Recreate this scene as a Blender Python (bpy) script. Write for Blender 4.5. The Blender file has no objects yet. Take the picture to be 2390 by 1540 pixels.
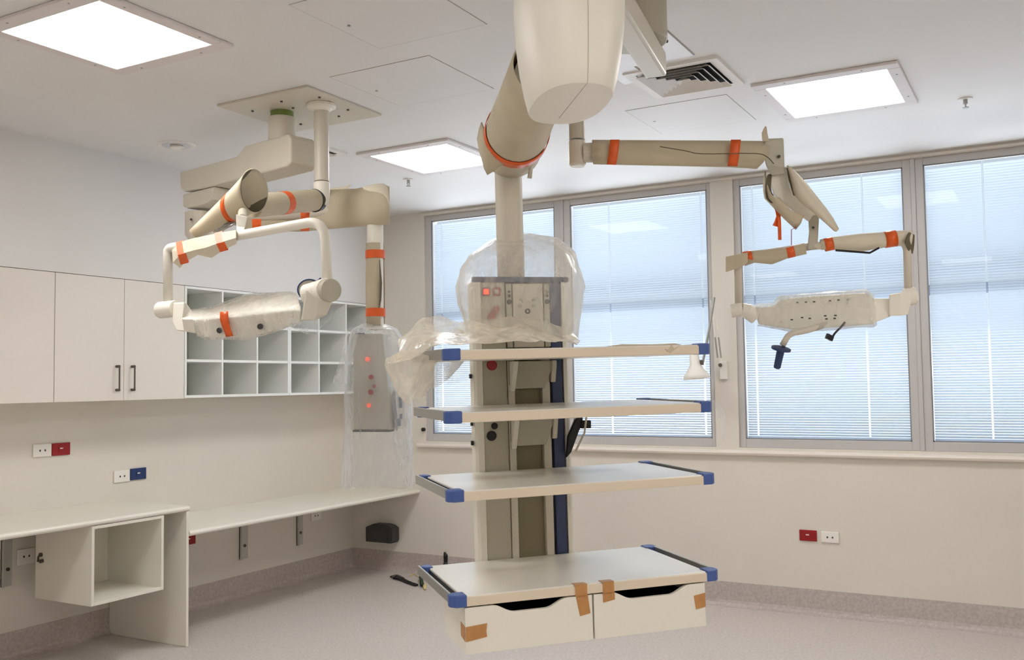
import bpy, bmesh, math, random
from mathutils import Vector, Matrix, Euler, noise
random.seed(7)
R = math.radians
SC = bpy.context.scene
COL = SC.collection

# ------------------------------------------------------------------ camera
F_PX = 2237.73
CAM = Vector((5.448, -6.7536, 1.6))
PITCH, ROLL, YAW = R(3.147), R(-0.8193), R(29.3948)
FW = Vector((-math.sin(YAW) * math.cos(PITCH), math.cos(YAW) * math.cos(PITCH), math.sin(PITCH)))
_r = Vector((math.cos(YAW), math.sin(YAW), 0)); _u = _r.cross(FW)
RT = _r * math.cos(ROLL) + _u * math.sin(ROLL)
UP = -_r * math.sin(ROLL) + _u * math.cos(ROLL)
cd = bpy.data.cameras.new('camera'); cam = bpy.data.objects.new('camera', cd); COL.objects.link(cam)
cd.sensor_width = 36; cd.lens = F_PX / 2390 * 36; cd.clip_start = 0.05
_m = Matrix((RT, UP, -FW)).transposed().to_4x4(); _m.translation = CAM
cam.matrix_world = _m
SC.camera = cam

# ------------------------------------------------------------------ world, exposure
SC.view_settings.view_transform = 'Standard'; SC.view_settings.look = 'None'
SC.view_settings.gamma = 1; SC.view_settings.exposure = 0.0; SC.view_settings.use_curve_mapping = False
LAMP_STRENGTH = 20.5
SKY_STRENGTH = 2.2
w = bpy.data.worlds.new('sky'); SC.world = w; w.use_nodes = True
nt = w.node_tree; nt.nodes.clear()
_tc = nt.nodes.new('ShaderNodeTexCoord'); _sp = nt.nodes.new('ShaderNodeSeparateXYZ')
_rp = nt.nodes.new('ShaderNodeValToRGB'); _bg = nt.nodes.new('ShaderNodeBackground'); _wo = nt.nodes.new('ShaderNodeOutputWorld')
nt.links.new(_tc.outputs['Generated'], _sp.inputs[0]); _ma = nt.nodes.new('ShaderNodeMath'); _ma.operation = 'MULTIPLY_ADD'; _ma.inputs[1].default_value = 0.5; _ma.inputs[2].default_value = 0.5
nt.links.new(_sp.outputs['Z'], _ma.inputs[0]); nt.links.new(_ma.outputs[0], _rp.inputs[0])
e = _rp.color_ramp.elements
e[0].position = 0.46; e[0].color = (2.5, 2.6, 2.75, 1)
e[1].position = 0.60; e[1].color = (0.27, 0.30, 0.335, 1)
x = e.new(0.525); x.color = (0.35, 0.38, 0.41, 1)
nt.links.new(_rp.outputs[0], _bg.inputs[0]); nt.links.new(_bg.outputs[0], _wo.inputs[0])
_bg.inputs[1].default_value = SKY_STRENGTH
SC.cycles.max_bounces = 8; SC.cycles.diffuse_bounces = 5; SC.cycles.transparent_max_bounces = 16
SC.cycles.sample_clamp_indirect = 6

# ------------------------------------------------------------------ helpers
def s2l(c):
    return tuple(((v / 255) / 12.92 if v / 255 <= 0.04045 else ((v / 255 + 0.055) / 1.055) ** 2.4) for v in c) + (1,)

def mat(name, rgb, rough=0.5, metal=0.0, noise_amt=0.0, noise_scale=20, bump=0.0, emit=None, coat=0.0):
    m = bpy.data.materials.new(name); m.use_nodes = True
    n = m.node_tree.nodes; l = m.node_tree.links; b = n['Principled BSDF']
    col = s2l(rgb)
    b.inputs['Base Color'].default_value = col
    b.inputs['Roughness'].default_value = rough; b.inputs['Metallic'].default_value = metal
    if coat: b.inputs['Coat Weight'].default_value = coat
    if noise_amt or bump:
        tc = n.new('ShaderNodeTexCoord'); nz = n.new('ShaderNodeTexNoise'); nz.inputs['Scale'].default_value = noise_scale
        nz.inputs['Detail'].default_value = 4
        l.new(tc.outputs['Object'], nz.inputs['Vector'])
        if noise_amt:
            r = n.new('ShaderNodeValToRGB'); l.new(nz.outputs['Fac'], r.inputs[0])
            r.color_ramp.elements[0].position = 0.3; r.color_ramp.elements[1].position = 0.7
            r.color_ramp.elements[0].color = tuple(v * (1 - noise_amt) for v in col[:3]) + (1,)
            r.color_ramp.elements[1].color = tuple(min(1, v * (1 + noise_amt)) for v in col[:3]) + (1,)
            l.new(r.outputs[0], b.inputs['Base Color'])
        if bump:
            bp = n.new('ShaderNodeBump'); bp.inputs['Strength'].default_value = bump; bp.inputs['Distance'].default_value = 0.01
            l.new(nz.outputs['Fac'], bp.inputs['Height']); l.new(bp.outputs[0], b.inputs['Normal'])
    if emit:
        b.inputs['Emission Color'].default_value = s2l(emit[0]); b.inputs['Emission Strength'].default_value = emit[1]
    return m

def speckle(name, base, dark, light, scale=220):
    m = bpy.data.materials.new(name); m.use_nodes = True
    n = m.node_tree.nodes; l = m.node_tree.links; b = n['Principled BSDF']
    tc = n.new('ShaderNodeTexCoord')
    v = n.new('ShaderNodeTexVoronoi'); v.inputs['Scale'].default_value = scale
    nz = n.new('ShaderNodeTexNoise'); nz.inputs['Scale'].default_value = scale * 0.35; nz.inputs['Detail'].default_value = 3
    l.new(tc.outputs['Object'], v.inputs['Vector']); l.new(tc.outputs['Object'], nz.inputs['Vector'])
    r = n.new('ShaderNodeValToRGB'); l.new(nz.outputs['Fac'], r.inputs[0])
    e = r.color_ramp.elements
    e[0].position = 0.36; e[0].color = s2l(dark); e[1].position = 0.64; e[1].color = s2l(light)
    k = e.new(0.5); k.color = s2l(base)
    l.new(r.outputs[0], b.inputs['Base Color']); b.inputs['Roughness'].default_value = 0.42
    return m

def plastic(name, opacity, tint=(235, 236, 238), rough=0.22, scale=9.0):
    """thin crumpled polythene film"""
    m = bpy.data.materials.new(name); m.use_nodes = True
    n = m.node_tree.nodes; l = m.node_tree.links; b = n['Principled BSDF']; out = n['Material Output']
    b.inputs['Base Color'].default_value = s2l(tint); b.inputs['Roughness'].default_value = rough
    b.inputs['Specular IOR Level'].default_value = 0.7
    tr = n.new('ShaderNodeBsdfTransparent'); tr.inputs[0].default_value = (0.97, 0.98, 0.99, 1)
    tl = n.new('ShaderNodeBsdfTranslucent'); tl.inputs[0].default_value = s2l(tint)
    mx0 = n.new('ShaderNodeMixShader'); mx0.inputs[0].default_value = 0.25
    l.new(b.outputs[0], mx0.inputs[1]); l.new(tl.outputs[0], mx0.inputs[2])
    tc = n.new('ShaderNodeTexCoord')
    mp = n.new('ShaderNodeMapping'); mp.inputs['Scale'].default_value = (1.5, 1.5, 0.35)
    mp.inputs['Rotation'].default_value = (0.5, 0.75, 0.3)
    nz = n.new('ShaderNodeTexNoise'); nz.inputs['Scale'].default_value = scale; nz.inputs['Detail'].default_value = 3.5
    nz.inputs['Distortion'].default_value = 0.9
    l.new(tc.outputs['Object'], mp.inputs[0]); l.new(mp.outputs[0], nz.inputs['Vector'])
    bp = n.new('ShaderNodeBump'); bp.inputs['Strength'].default_value = 0.6; bp.inputs['Distance'].default_value = 0.02
    l.new(nz.outputs['Fac'], bp.inputs['Height']); l.new(bp.outputs[0], b.inputs['Normal'])
    lw = n.new('ShaderNodeLayerWeight'); lw.inputs[0].default_value = 0.35; l.new(bp.outputs[0], lw.inputs['Normal'])
    r = n.new('ShaderNodeMapRange'); r.inputs['From Min'].default_value = 0.35; r.inputs['From Max'].default_value = 0.68
    r.inputs['To Min'].default_value = opacity * 0.65; r.inputs['To Max'].default_value = min(1, opacity * 1.4)
    l.new(nz.outputs['Fac'], r.inputs['Value'])
    mul = n.new('ShaderNodeMath'); mul.operation = 'MULTIPLY_ADD'; mul.inputs[1].default_value = 0.45
    l.new(lw.outputs['Facing'], mul.inputs[0]); l.new(r.outputs[0], mul.inputs[2]); mul.use_clamp = True
    mx = n.new('ShaderNodeMixShader'); l.new(mul.outputs[0], mx.inputs[0])
    l.new(tr.outputs[0], mx.inputs[1]); l.new(mx0.outputs[0], mx.inputs[2]); l.new(mx.outputs[0], out.inputs[0])
    return m

def glass(name):
    m = bpy.data.materials.new(name); m.use_nodes = True
    n = m.node_tree.nodes; l = m.node_tree.links; out = n['Material Output']
    n.remove(n['Principled BSDF'])
    tr = n.new('ShaderNodeBsdfTransparent'); tr.inputs[0].default_value = (0.96, 0.975, 0.985, 1)
    g = n.new('ShaderNodeBsdfGlossy'); g.inputs['Roughness'].default_value = 0.03
    fr = n.new('ShaderNodeFresnel'); fr.inputs[0].default_value = 1.13
    mx = n.new('ShaderNodeMixShader'); l.new(fr.outputs[0], mx.inputs[0])
    l.new(tr.outputs[0], mx.inputs[1]); l.new(g.outputs[0], mx.inputs[2]); l.new(mx.outputs[0], out.inputs[0])
    return m

def slat_mat(name, rgb, fac=0.30):
    m = bpy.data.materials.new(name); m.use_nodes = True
    n = m.node_tree.nodes; l = m.node_tree.links; out = n['Material Output']; b = n['Principled BSDF']
    b.inputs['Base Color'].default_value = s2l(rgb); b.inputs['Roughness'].default_value = 0.35
    tl = n.new('ShaderNodeBsdfTranslucent'); tl.inputs[0].default_value = s2l((226, 234, 244))
    mx = n.new('ShaderNodeMixShader'); mx.inputs[0].default_value = fac
    l.new(b.outputs[0], mx.inputs[1]); l.new(tl.outputs[0], mx.inputs[2]); l.new(mx.outputs[0], out.inputs[0])
    return m

M = {
    'wall': mat('wall_paint', (225, 219, 209), 0.55, noise_amt=0.012, noise_scale=3),
    'bulk': mat('bulkhead_paint', (224, 222, 219), 0.55, noise_amt=0.012, noise_scale=3),
    'ceil': mat('ceiling_paint', (230, 229, 228), 0.6, noise_amt=0.012, noise_scale=2),
    'gap': mat('ceiling_gap', (176, 170, 165), 0.8),
    'floor': speckle('floor_vinyl', (204, 196, 191), (197, 189, 184), (211, 203, 198), 150),
    'skirt': speckle('skirting_vinyl', (190, 180, 175), (182, 171, 167), (198, 188, 183), 150),
    'lam': mat('white_laminate', (232, 228, 216), 0.4, noise_amt=0.01, noise_scale=4),
    'lamw': mat('white_laminate_edge', (240, 241, 238), 0.35),
    'door': mat('cabinet_door', (230, 223, 213), 0.42, noise_amt=0.01, noise_scale=4),
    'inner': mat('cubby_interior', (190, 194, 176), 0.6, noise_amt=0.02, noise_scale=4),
    'alu': mat('window_aluminium', (196, 193, 192), 0.4),
    'alud': mat('window_gasket', (140, 141, 144), 0.5),
    'sill': mat('sill_paint', (232, 224, 214), 0.4),
    'slat': slat_mat('blind_slat', (220, 230, 238)),
    'cord': slat_mat('blind_cord', (250, 252, 255), 0.75),
    'glass': glass('window_glass'),
    'ext': mat('outside_transom', (150, 160, 182), 0.6),
    'eq': mat('equipment_cream', (212, 205, 190), 0.38, noise_amt=0.015, noise_scale=6),
    'eql': mat('equipment_pale_cream', (240, 236, 224), 0.45),
    'eqg': mat('equipment_grey_beige', (186, 181, 164), 0.42),
    'eqd': mat('recess_olive_grey', (134, 126, 100), 0.5),
    'card': mat('cardboard_wrap', (200, 189, 164), 0.75, noise_amt=0.05, noise_scale=8, bump=0.15),
    'cardl': mat('foam_wrap', (222, 213, 193), 0.75, noise_amt=0.04, noise_scale=8, bump=0.15),
    'card_shade_seam': mat('wrap_shade_seam', (104, 96, 76), 0.8),  # dark tone paints the shade inside sleeves; also used for seams and slits
    'tape': mat('orange_tape', (228, 96, 34), 0.35, noise_amt=0.08, noise_scale=30),
    'btape': mat('brown_tape', (188, 136, 80), 0.4, noise_amt=0.08, noise_scale=40),
    'blue': mat('blue_bumper', (66, 92, 156), 0.45),
    'navy': mat('navy_panel', (52, 66, 104), 0.4),
    'hand': mat('blue_grip', (44, 62, 104), 0.4),
    'black': mat('black_plastic', (16, 16, 20), 0.45),
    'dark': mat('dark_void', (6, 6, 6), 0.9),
    'char': mat('charcoal_plastic', (62, 62, 62), 0.6),
    'zinc': mat('painted_bracket', (190, 190, 184), 0.5),
    'steel': mat('brushed_steel', (168, 168, 164), 0.35, metal=0.6),
    'dsteel': mat('dark_steel', (96, 90, 82), 0.4, metal=0.5),
    'chrome': mat('chrome', (220, 222, 226), 0.15, metal=1.0),
    'board': mat('shelf_laminate', (234, 230, 220), 0.27),
    'boarde': mat('shelf_edge', (226, 212, 190), 0.4),
    'white': mat('white_plastic', (240, 236, 228), 0.35),
    'red': mat('red_plate', (152, 12, 22), 0.35),
    'redp': mat('red_socket', (158, 28, 40), 0.4),
    'pblue': mat('blue_plate', (26, 52, 104), 0.35),
    'glow': mat('red_lamp', (255, 70, 40), 0.4, emit=((255, 60, 30), 2.2)),
    'glow2': mat('red_lamp_dim', (240, 120, 100), 0.4, emit=((255, 80, 60), 0.5)),
    'vent': mat('vent_white', (236, 232, 228), 0.5),
    'ltrim': mat('light_frame', (226, 220, 220), 0.5),
    'diff': mat('light_diffuser', (255, 255, 255), 0.5, emit=((255, 252, 249), LAMP_STRENGTH)),
    'lens': mat('lamp_lens', (206, 200, 186), 0.25, coat=0.4),
    'green': mat('green_ring', (120, 140, 70), 0.5),
    'film': plastic('polythene_film', 0.29, tint=(246, 241, 230)),
    'film4': plastic('polythene_folded', 0.55, tint=(248, 241, 224)),
    'film2': plastic('polythene_thin', 0.19, scale=11),
    'film3': plastic('polythene_wrap', 0.20, tint=(246, 242, 232), scale=12),
    'yel': mat('yellow_plastic', (220, 200, 140), 0.5),
    'pull': mat('dark_green_plastic', (36, 58, 40), 0.5),
}

def at(px, py, d):
    """world point seen at photo pixel (px, py) at depth d metres along the view axis"""
    return CAM + (FW * F_PX + RT * (px - 1195) + UP * (770 - py)) * (d / F_PX)

ROOTM = {}
def root_of(o):
    while o.parent: o = o.parent
    return o

def thing(name, label, cat, loc=(0, 0, 0), group=None, mtx=None):
    o = bpy.data.objects.new(name, None); COL.objects.link(o)
    o.empty_display_size = 0.1
    m = mtx.copy() if mtx else Matrix.Translation(Vector(loc))
    o.matrix_world = m; ROOTM[o.name] = m
    o['label'] = label; o['category'] = cat
    if group: o['group'] = group
    return o

def obj(name, bm, m, parent=None, space='w', bevel=0, smooth=False, solid=0, sub=0, label=None, recalc=True, seg=2):
    if recalc: bmesh.ops.recalc_face_normals(bm, faces=bm.faces)
    if smooth:
        for f in bm.faces: f.smooth = True
    if parent is not None and space == 'w':
        bmesh.ops.transform(bm, matrix=ROOTM[root_of(parent).name].inverted(), verts=bm.verts)
    me = bpy.data.meshes.new(name); bm.to_mesh(me); bm.free()
    o = bpy.data.objects.new(name, me); COL.objects.link(o)
    if m is not None: me.materials.append(M[m] if isinstance(m, str) else m)
    if parent is not None: o.parent = parent
    if solid:
        s = o.modifiers.new('solid', 'SOLIDIFY'); s.thickness = solid; s.offset = 0
    if sub:
        s = o.modifiers.new('sub', 'SUBSURF'); s.levels = sub; s.render_levels = sub
    if bevel:
        b = o.modifiers.new('bev', 'BEVEL'); b.width = bevel; b.segments = seg; b.limit_method = 'ANGLE'; b.angle_limit = R(35)
        b.harden_normals = False
    if label: o['label'] = label
    return o

def struct(name, bm, m, **k):
    o = obj(name, bm, m, **k)
    if o.parent is None: o['kind'] = 'structure'
    return o

def tag(o, label, cat, group=None):
    o['label'] = label; o['category'] = cat
    if group: o['group'] = group
    return o

def B(): return bmesh.new()

def box(bm, x0, x1, y0, y1, z0, z1):
    v = [bm.verts.new(p) for p in ((x0, y0, z0), (x1, y0, z0), (x1, y1, z0), (x0, y1, z0), (x0, y0, z1), (x1, y0, z1), (x1, y1, z1), (x0, y1, z1))]
    for f in ((0, 3, 2, 1), (4, 5, 6, 7), (0, 1, 5, 4), (1, 2, 6, 5), (2, 3, 7, 6), (3, 0, 4, 7)):
        bm.faces.new([v[i] for i in f])
    return bm

def bx(*a): return box(B(), *a)

def frame(axis, up=Vector((0, 0, 1))):
    a = axis.normalized()
    if abs(a.dot(up)) > 0.97: up = Vector((1, 0, 0))
    s = a.cross(up).normalized(); u = s.cross(a).normalized()
    return a, s, u

def loft(bm, rings, cap=True, closed=True):
    vs = [[bm.verts.new(p) for p in r] for r in rings]
    n = len(rings[0])
    for i in range(len(vs) - 1):
        for j in range(n if closed else n - 1):
            k = (j + 1) % n
            bm.faces.new((vs[i][j], vs[i][k], vs[i + 1][k], vs[i + 1][j]))
    if cap and closed:
        bm.faces.new(list(reversed(vs[0]))); bm.faces.new(vs[-1])
    return bm

def tube(bm, pts, r, n=20, cap=True, up=Vector((0, 0, 1)), arc=None, squash=1.0):
    pts = [Vector(p) for p in pts]
    rs = r if isinstance(r, (list, tuple)) else [r] * len(pts)
    rings = []
    pu = up
    for i, p in enumerate(pts):
        d = (pts[min(i + 1, len(pts) - 1)] - pts[max(i - 1, 0)])
        a, s, u = frame(d, pu); pu = u
        ring = []
        if arc:
            a0, a1 = arc
            for j in range(n + 1):
                t = R(a0 + (a1 - a0) * j / n)
                ring.append(p + s * math.cos(t) * rs[i] + u * math.sin(t) * rs[i] * squash)
        else:
            for j in range(n):
                t = 2 * math.pi * j / n
                ring.append(p + s * math.cos(t) * rs[i] + u * math.sin(t) * rs[i] * squash)
        rings.append(ring)
    return loft(bm, rings, cap and not arc, closed=not arc)

def cyl(bm, a, b, r, n=28, r2=None): return tube(bm, [a, b], [r, r if r2 is None else r2], n)

def smooth_path(pts, n=8):
    pts = [Vector(p) for p in pts]; out = []
    q = [pts[0]] + pts + [pts[-1]]
    for i in range(1, len(q) - 2):
        for k in range(n):
            t = k / n
            p0, p1, p2, p3 = q[i - 1], q[i], q[i + 1], q[i + 2]
            out.append(0.5 * ((2 * p1) + (p2 - p0) * t + (2 * p0 - 5 * p1 + 4 * p2 - p3) * t * t + (3 * p1 - p0 - 3 * p2 + p3) * t ** 3))
    out.append(pts[-1]); return out

def bent(pts, rad, n=8):
    """polyline with rounded corners"""
    pts = [Vector(p) for p in pts]; out = [pts[0]]
    for i in range(1, len(pts) - 1):
        a = (pts[i - 1] - pts[i]); b = (pts[i + 1] - pts[i])
        rr = min(rad, a.length * 0.45, b.length * 0.45)
        p0 = pts[i] + a.normalized() * rr; p2 = pts[i] + b.normalized() * rr
        for k in range(n + 1):
            t = k / n
            out.append(p0 * (1 - t) ** 2 + pts[i] * 2 * t * (1 - t) + p2 * t * t)
    out.append(pts[-1]); return out

def band(bm, a, b, r, width, t0, n=28):
    """short ring round the axis a-b at parameter t0"""
    a = Vector(a); b = Vector(b); d = (b - a).normalized(); c = a.lerp(b, t0)
    return tube(bm, [c - d * width / 2, c + d * width / 2], r, n)

def grid(bm, rows, wob=0.0, f=9.0, ups=1):
    """rows of (px, py, depth): a sheet in space, refined and wrinkled"""
    P = [[at(*p) for p in r] for r in rows]
    for _ in range(ups):
        Q = []
        for r in P:
            s = smooth_path(r, 2); Q.append(s)
        T = [list(c) for c in zip(*Q)]
        T = [smooth_path(c, 2) for c in T]
        P = [list(c) for c in zip(*T)]
    if wob:
        for r in P:
            for i, p in enumerate(r):
                r[i] = p + noise.noise_vector(p * f) * wob
    vs = [[bm.verts.new(p) for p in r] for r in P]
    for i in range(len(vs) - 1):
        for j in range(len(vs[0]) - 1):
            bm.faces.new((vs[i][j], vs[i][j + 1], vs[i + 1][j + 1], vs[i + 1][j]))
    return bm

def oblong(bm, c, ax, ay, az):
    """box from centre and three half vectors"""
    c = Vector(c)
    v = [bm.verts.new(c + ax * i + ay * j + az * k) for i, j, k in ((-1, -1, -1), (1, -1, -1), (1, 1, -1), (-1, 1, -1), (-1, -1, 1), (1, -1, 1), (1, 1, 1), (-1, 1, 1))]
    for f in ((0, 3, 2, 1), (4, 5, 6, 7), (0, 1, 5, 4), (1, 2, 6, 5), (2, 3, 7, 6), (3, 0, 4, 7)):
        bm.faces.new([v[i] for i in f])
    return bm

def beam(bm, a, b, w_, h_):
    a = Vector(a); b = Vector(b); d, s, u = frame(b - a)
    return oblong(bm, (a + b) / 2, (b - a) / 2, s * w_ / 2, u * h_ / 2)

def prism(bm, poly, origin, ax, ay, depth):
    """polygon in the plane (ax, ay) extruded by the vector depth"""
    o = Vector(origin); ax = Vector(ax); ay = Vector(ay); d = Vector(depth)
    a = [bm.verts.new(o + ax * p[0] + ay * p[1]) for p in poly]
    b = [bm.verts.new(o + ax * p[0] + ay * p[1] + d) for p in poly]
    n = len(a)
    bm.faces.new(a); bm.faces.new(list(reversed(b)))
    for i in range(n):
        bm.faces.new((a[i], b[i], b[(i + 1) % n], a[(i + 1) % n]))
    return bm

# ================================================================== THE SETTING
HC = 3.073
XR, YB = 7.6, -8.8
struct('floor', bx(-0.2, XR + .1, YB - .1, 0.2, -0.1, 0), 'floor')
LIGHTS = [(2.07, -4.15, 0.6, 0.55), (1.99, -1.61, 0.58, 0.6), (4.53, -1.66, 0.57, 0.63), (4.53, -6.5, 0.6, 0.6), (2.07, -6.7, 0.6, 0.6), (7.0, -4.15, 0.6, 0.6), (7.0, -6.5, 0.6, 0.6)]
VENTS = [(3.94, -2.325, 0.46), (1.40, -2.22, 0.40)]
struct('ceiling', bx(-0.2, XR + .1, YB - .1, 0.2, HC, HC + 0.15), 'ceil')
struct('wall_left', bx(-0.2, 0, YB - .1, 0.2, 0, HC), 'wall')
struct('wall_right', bx(XR, XR + .1, YB - .1, 0.2, 0, HC), 'wall')
struct('wall_rear', bx(0, XR, YB - .1, YB, 0, HC), 'wall')
struct('trim_bulkhead', bx(0.0, 0.345, YB, 0.0, 2.292, HC), 'bulk')
# window wall with two openings
bm = B(); T0, T1 = 0.0, 0.2
WZ0, WZ1 = 1.118, 3.04
box(bm, 0, 0.79, T0, T1, 0, HC)
box(bm, 0.79, XR, T0, T1, 0, WZ0)
box(bm, 0.79, XR, T0, T1, WZ1, HC)
box(bm, 3.316, 3.483, T0, T1, WZ0, WZ1)
box(bm, 5.95, XR, T0, T1, WZ0, WZ1)
struct('wall_window', bm, 'wall')
# head trim and sill ledge
bm = B(); box(bm, 0.74, XR, -0.012, 0, 3.043, 3.06)
struct('trim_1', bm, 'sill', bevel=0.003)
bm = B(); prism(bm, [(0, 0), (-0.03, 0), (-0.04, -0.006), (-0.045, -0.018), (-0.04, -0.03), (-0.028, -0.036), (0, -0.036)], (0.72, 0, 1.100), (0, 1, 0), (0, 0, 1), (XR - 0.72, 0, 0))
struct('trim_2', bm, 'sill', smooth=False)
# coved skirting
def skirting(name, pts_a, pts_b, nrm):
    a = Vector(pts_a); b = Vector(pts_b); nrm = Vector(nrm)
    prof = [(0, 0.168), (0.004, 0.168), (0.004, 0.04), (0.010, 0.022), (0.022, 0.010), (0.04, 0.003), (0.045, 0.0), (0, 0)]
    bm = B(); prism(bm, prof, a, nrm, (0, 0, 1), b - a)
    struct(name, bm, 'skirt')
skirting('baseboard_window', (0, 0, 0.0005), (XR, 0, 0.0005), (0, -1, 0))
skirting('baseboard_left', (0, YB, 0.0005), (0, 0, 0.0005), (1, 0, 0))

# windows
def window(n, fx0, fx1, panes, cords):
    fr = thing('window_%d' % n, 'x', 'window', ((fx0 + fx1) / 2, 0.05, WZ0))
    for k in ('label', 'category'): del fr[k]
    fr['kind'] = 'structure'
    bm = B(); y0, y1 = 0.018, 0.085
    box(bm, fx0, panes[0][0], y0, y1, WZ0, WZ1)
    for i in range(len(panes) - 1):
        xa, xb = panes[i][1], panes[i + 1][0]; xm = (xa + xb) / 2
        box(bm, xa, xm - 0.014, y0, y1, WZ0, WZ1)
        box(bm, xm - 0.014, xm + 0.014, y0 - 0.008, y1, WZ0, WZ1)
        box(bm, xm + 0.014, xb, y0, y1, WZ0, WZ1)
    box(bm, panes[-1][1], fx1, y0, y1, WZ0, WZ1)
    for xa, xb in panes:
        box(bm, xa, xb, y0, y1, WZ0, 1.178); box(bm, xa, xb, y0, y1, 2.992, WZ1)
    obj('window_frame', bm, 'alu', fr, bevel=0.003)
    for i, (xa, xb) in enumerate(panes):
        z0, z1 = 1.178, 2.992
        g = B(); box(g, xa, xb, 0.032, 0.036, z0, z1); pane = obj('glass_pane', g, 'glass', fr)
        k = B()
        for a_, b_, c_, d_ in ((xa, xa + .008, z0, z1), (xb - .008, xb, z0, z1), (xa, xb, z0, z0 + .008), (xa, xb, z1 - .008, z1)):
            box(k, a_, b_, 0.022, 0.031, c_, d_)
        obj('gasket', k, 'alud', fr)
        sl = B(); z = z0 + 0.03; h = 0.0175
        tilt = R(48); hw = 0.0098
        while z < z1 - 0.02:
            dy, dz = math.cos(tilt) * hw, math.sin(tilt) * hw
            xs = [xa + .01] + [v_ for cx in cords[i] for v_ in (cx - .0055, cx + .0055)] + [xb - .01]
            for x0_, x1_ in zip(xs[::2], xs[1::2]):
                P = [(x0_, 0.058 - dy, z + dz), (x0_, 0.058, z + 0.0012), (x0_, 0.058 + dy, z - dz),
                     (x1_, 0.058 - dy, z + dz), (x1_, 0.058, z + 0.0012), (x1_, 0.058 + dy, z - dz)]
                v = [sl.verts.new(p) for p in P]
                sl.faces.new((v[0], v[1], v[4], v[3])); sl.faces.new((v[1], v[2], v[5], v[4]))
            z += h
        bl = obj('blind', sl, 'slat', fr, recalc=False)
        cb = B()
        for cx in cords[i]:
            box(cb, cx - 0.001, cx + 0.001, 0.057, 0.059, z0 + .01, z1)
        box(cb, xa + .01, xb - .01, 0.048, 0.066, z0 + .006, z0 + .02)
        obj('cord', cb, 'cord', bl)
        rb = B(); box(rb, xa - .03, xb + .03, 0.11, 0.14, 2.135, 2.205); obj('outer_transom', rb, 'ext', fr)
window(1, 0.79, 3.316, [(0.851, 2.033), (2.171, 3.283)], [[0.93], [2.487, 3.225]])
window(2, 3.483, 5.95, [(3.527, 4.625), (4.752, 5.89)], [[3.608, 4.36], [5.10, 5.7]])
for px_, z_ in ((0.757, 1.235),):
    pass

struct('wall_added_outside', bx(1.6, 11.0, 6.2, 7.6, -3, 1.58), mat('added_wall', (190, 200, 210), 0.8))  # added wall, blocks the bright low sky behind the right window

# ceiling access panels: thin shadow gaps round flush hatches
def hatch(name, x0, x1, y0, y1, label=None):
    t = 0.0026
    bm = B()
    box(bm, x0 - t, x1 + t, y0 - t, y1 + t, HC - 0.0015, HC + 0.001)
    r = thing(name, label, 'access panel', ((x0 + x1) / 2, (y0 + y1) / 2, HC))
    obj('shadow_gap', bm, 'gap', r)
    bm = B(); box(bm, x0, x1, y0, y1, HC - 0.0019, HC - 0.0012)
    obj('panel', bm, 'ceil', r)
    bm = B(); cyl(bm, (x0 + 0.06, (y0 + y1) / 2, HC - 0.006), (x0 + .06, (y0 + y1) / 2, HC - 0.004), 0.007, 10); obj('lock', bm, 'steel', r)
    return r
hatch('ceiling_hatch', 2.49, 3.06, -3.24, -2.67, 'square flush ceiling hatch between the left equipment plate and the big white housing')
hatch('ceiling_hatch', 2.93, 3.475, -4.0, -3.43, 'flush ceiling hatch cut by the top edge of the photo, left of the white housing')
hatch('ceiling_hatch', 3.47, 4.03, -1.945, -1.38, 'square flush ceiling hatch just below the slatted air vent')
# large metal cover plate round the main boom mount
r = thing('ceiling_cover_plate', 'large pale flush ceiling plate behind the big white housing and its boom', 'ceiling plate', (3.6, -2.9, HC))
bm = B(); prism(bm, [(3.645, -3.4), (4.09, -3.4), (4.09, -2.62), (3.80, -2.62), (3.80, -2.39), (3.645, -2.39)], (0, 0, HC - 0.0025), (1, 0, 0), (0, 1, 0), (0, 0, 0.002))
obj('shadow_gap', bm, 'gap', r)
bm = B(); prism(bm, [(3.65, -3.395), (4.085, -3.395), (4.085, -2.625), (3.795, -2.625), (3.795, -2.395), (3.65, -2.395)], (0, 0, HC - 0.006), (1, 0, 0), (0, 1, 0), (0, 0, 0.0035))
obj('panel', bm, mat('plate_paint', (232, 231, 234), 0.4), r)

# ceiling lights
LL = ['square ceiling light panel at the top left corner of the photo', 'square ceiling light panel between the left wrapped arms and the central boom column',
      'square ceiling light panel at the upper right, beside the air vent', 'ceiling light panel near the rear wall, window side', 'ceiling light panel near the rear wall, cabinet side', 'ceiling light panel to the right of the photo', 'ceiling light panel in the rear right corner of the room']
for i, (cx, cy, sx, sy) in enumerate(LIGHTS):
    t = thing('ceiling_light', LL[i], 'light', (cx, cy, HC), 'square ceiling light panels')
    ox, oy, hx, hy = cx, cy, sx / 2 + 0.06, sy / 2 + 0.075
    bm = B()
    for a_ in ((ox - hx, ox + hx, oy - hy, oy - sy / 2), (ox - hx, ox + hx, oy + sy / 2, oy + hy), (ox - hx, ox - sx / 2, oy - sy / 2, oy + sy / 2), (ox + sx / 2, ox + hx, oy - sy / 2, oy + sy / 2)):
        box(bm, a_[0], a_[1], a_[2], a_[3], HC - 0.016, HC - 0.0005)
    obj('frame', bm, 'ltrim', t, bevel=0.004)
    bm = B(); box(bm, ox - sx / 2, ox + sx / 2, oy - sy / 2, oy + sy / 2, HC - 0.012, HC - 0.002)
    obj('diffuser', bm, 'diff', t)
    bm = B()
    for k in range(8):
        an = k * 0.785 + 0.39
        px_, py_ = ox + max(-1, min(1, 1.5 * math.cos(an))) * (hx - 0.028), oy + max(-1, min(1, 1.5 * math.sin(an))) * (hy - 0.028)
        bm = B(); cyl(bm, (px_, py_, HC - 0.018), (px_, py_, HC - 0.015), 0.005, 8); obj('screw', bm, 'steel', t)

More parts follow.
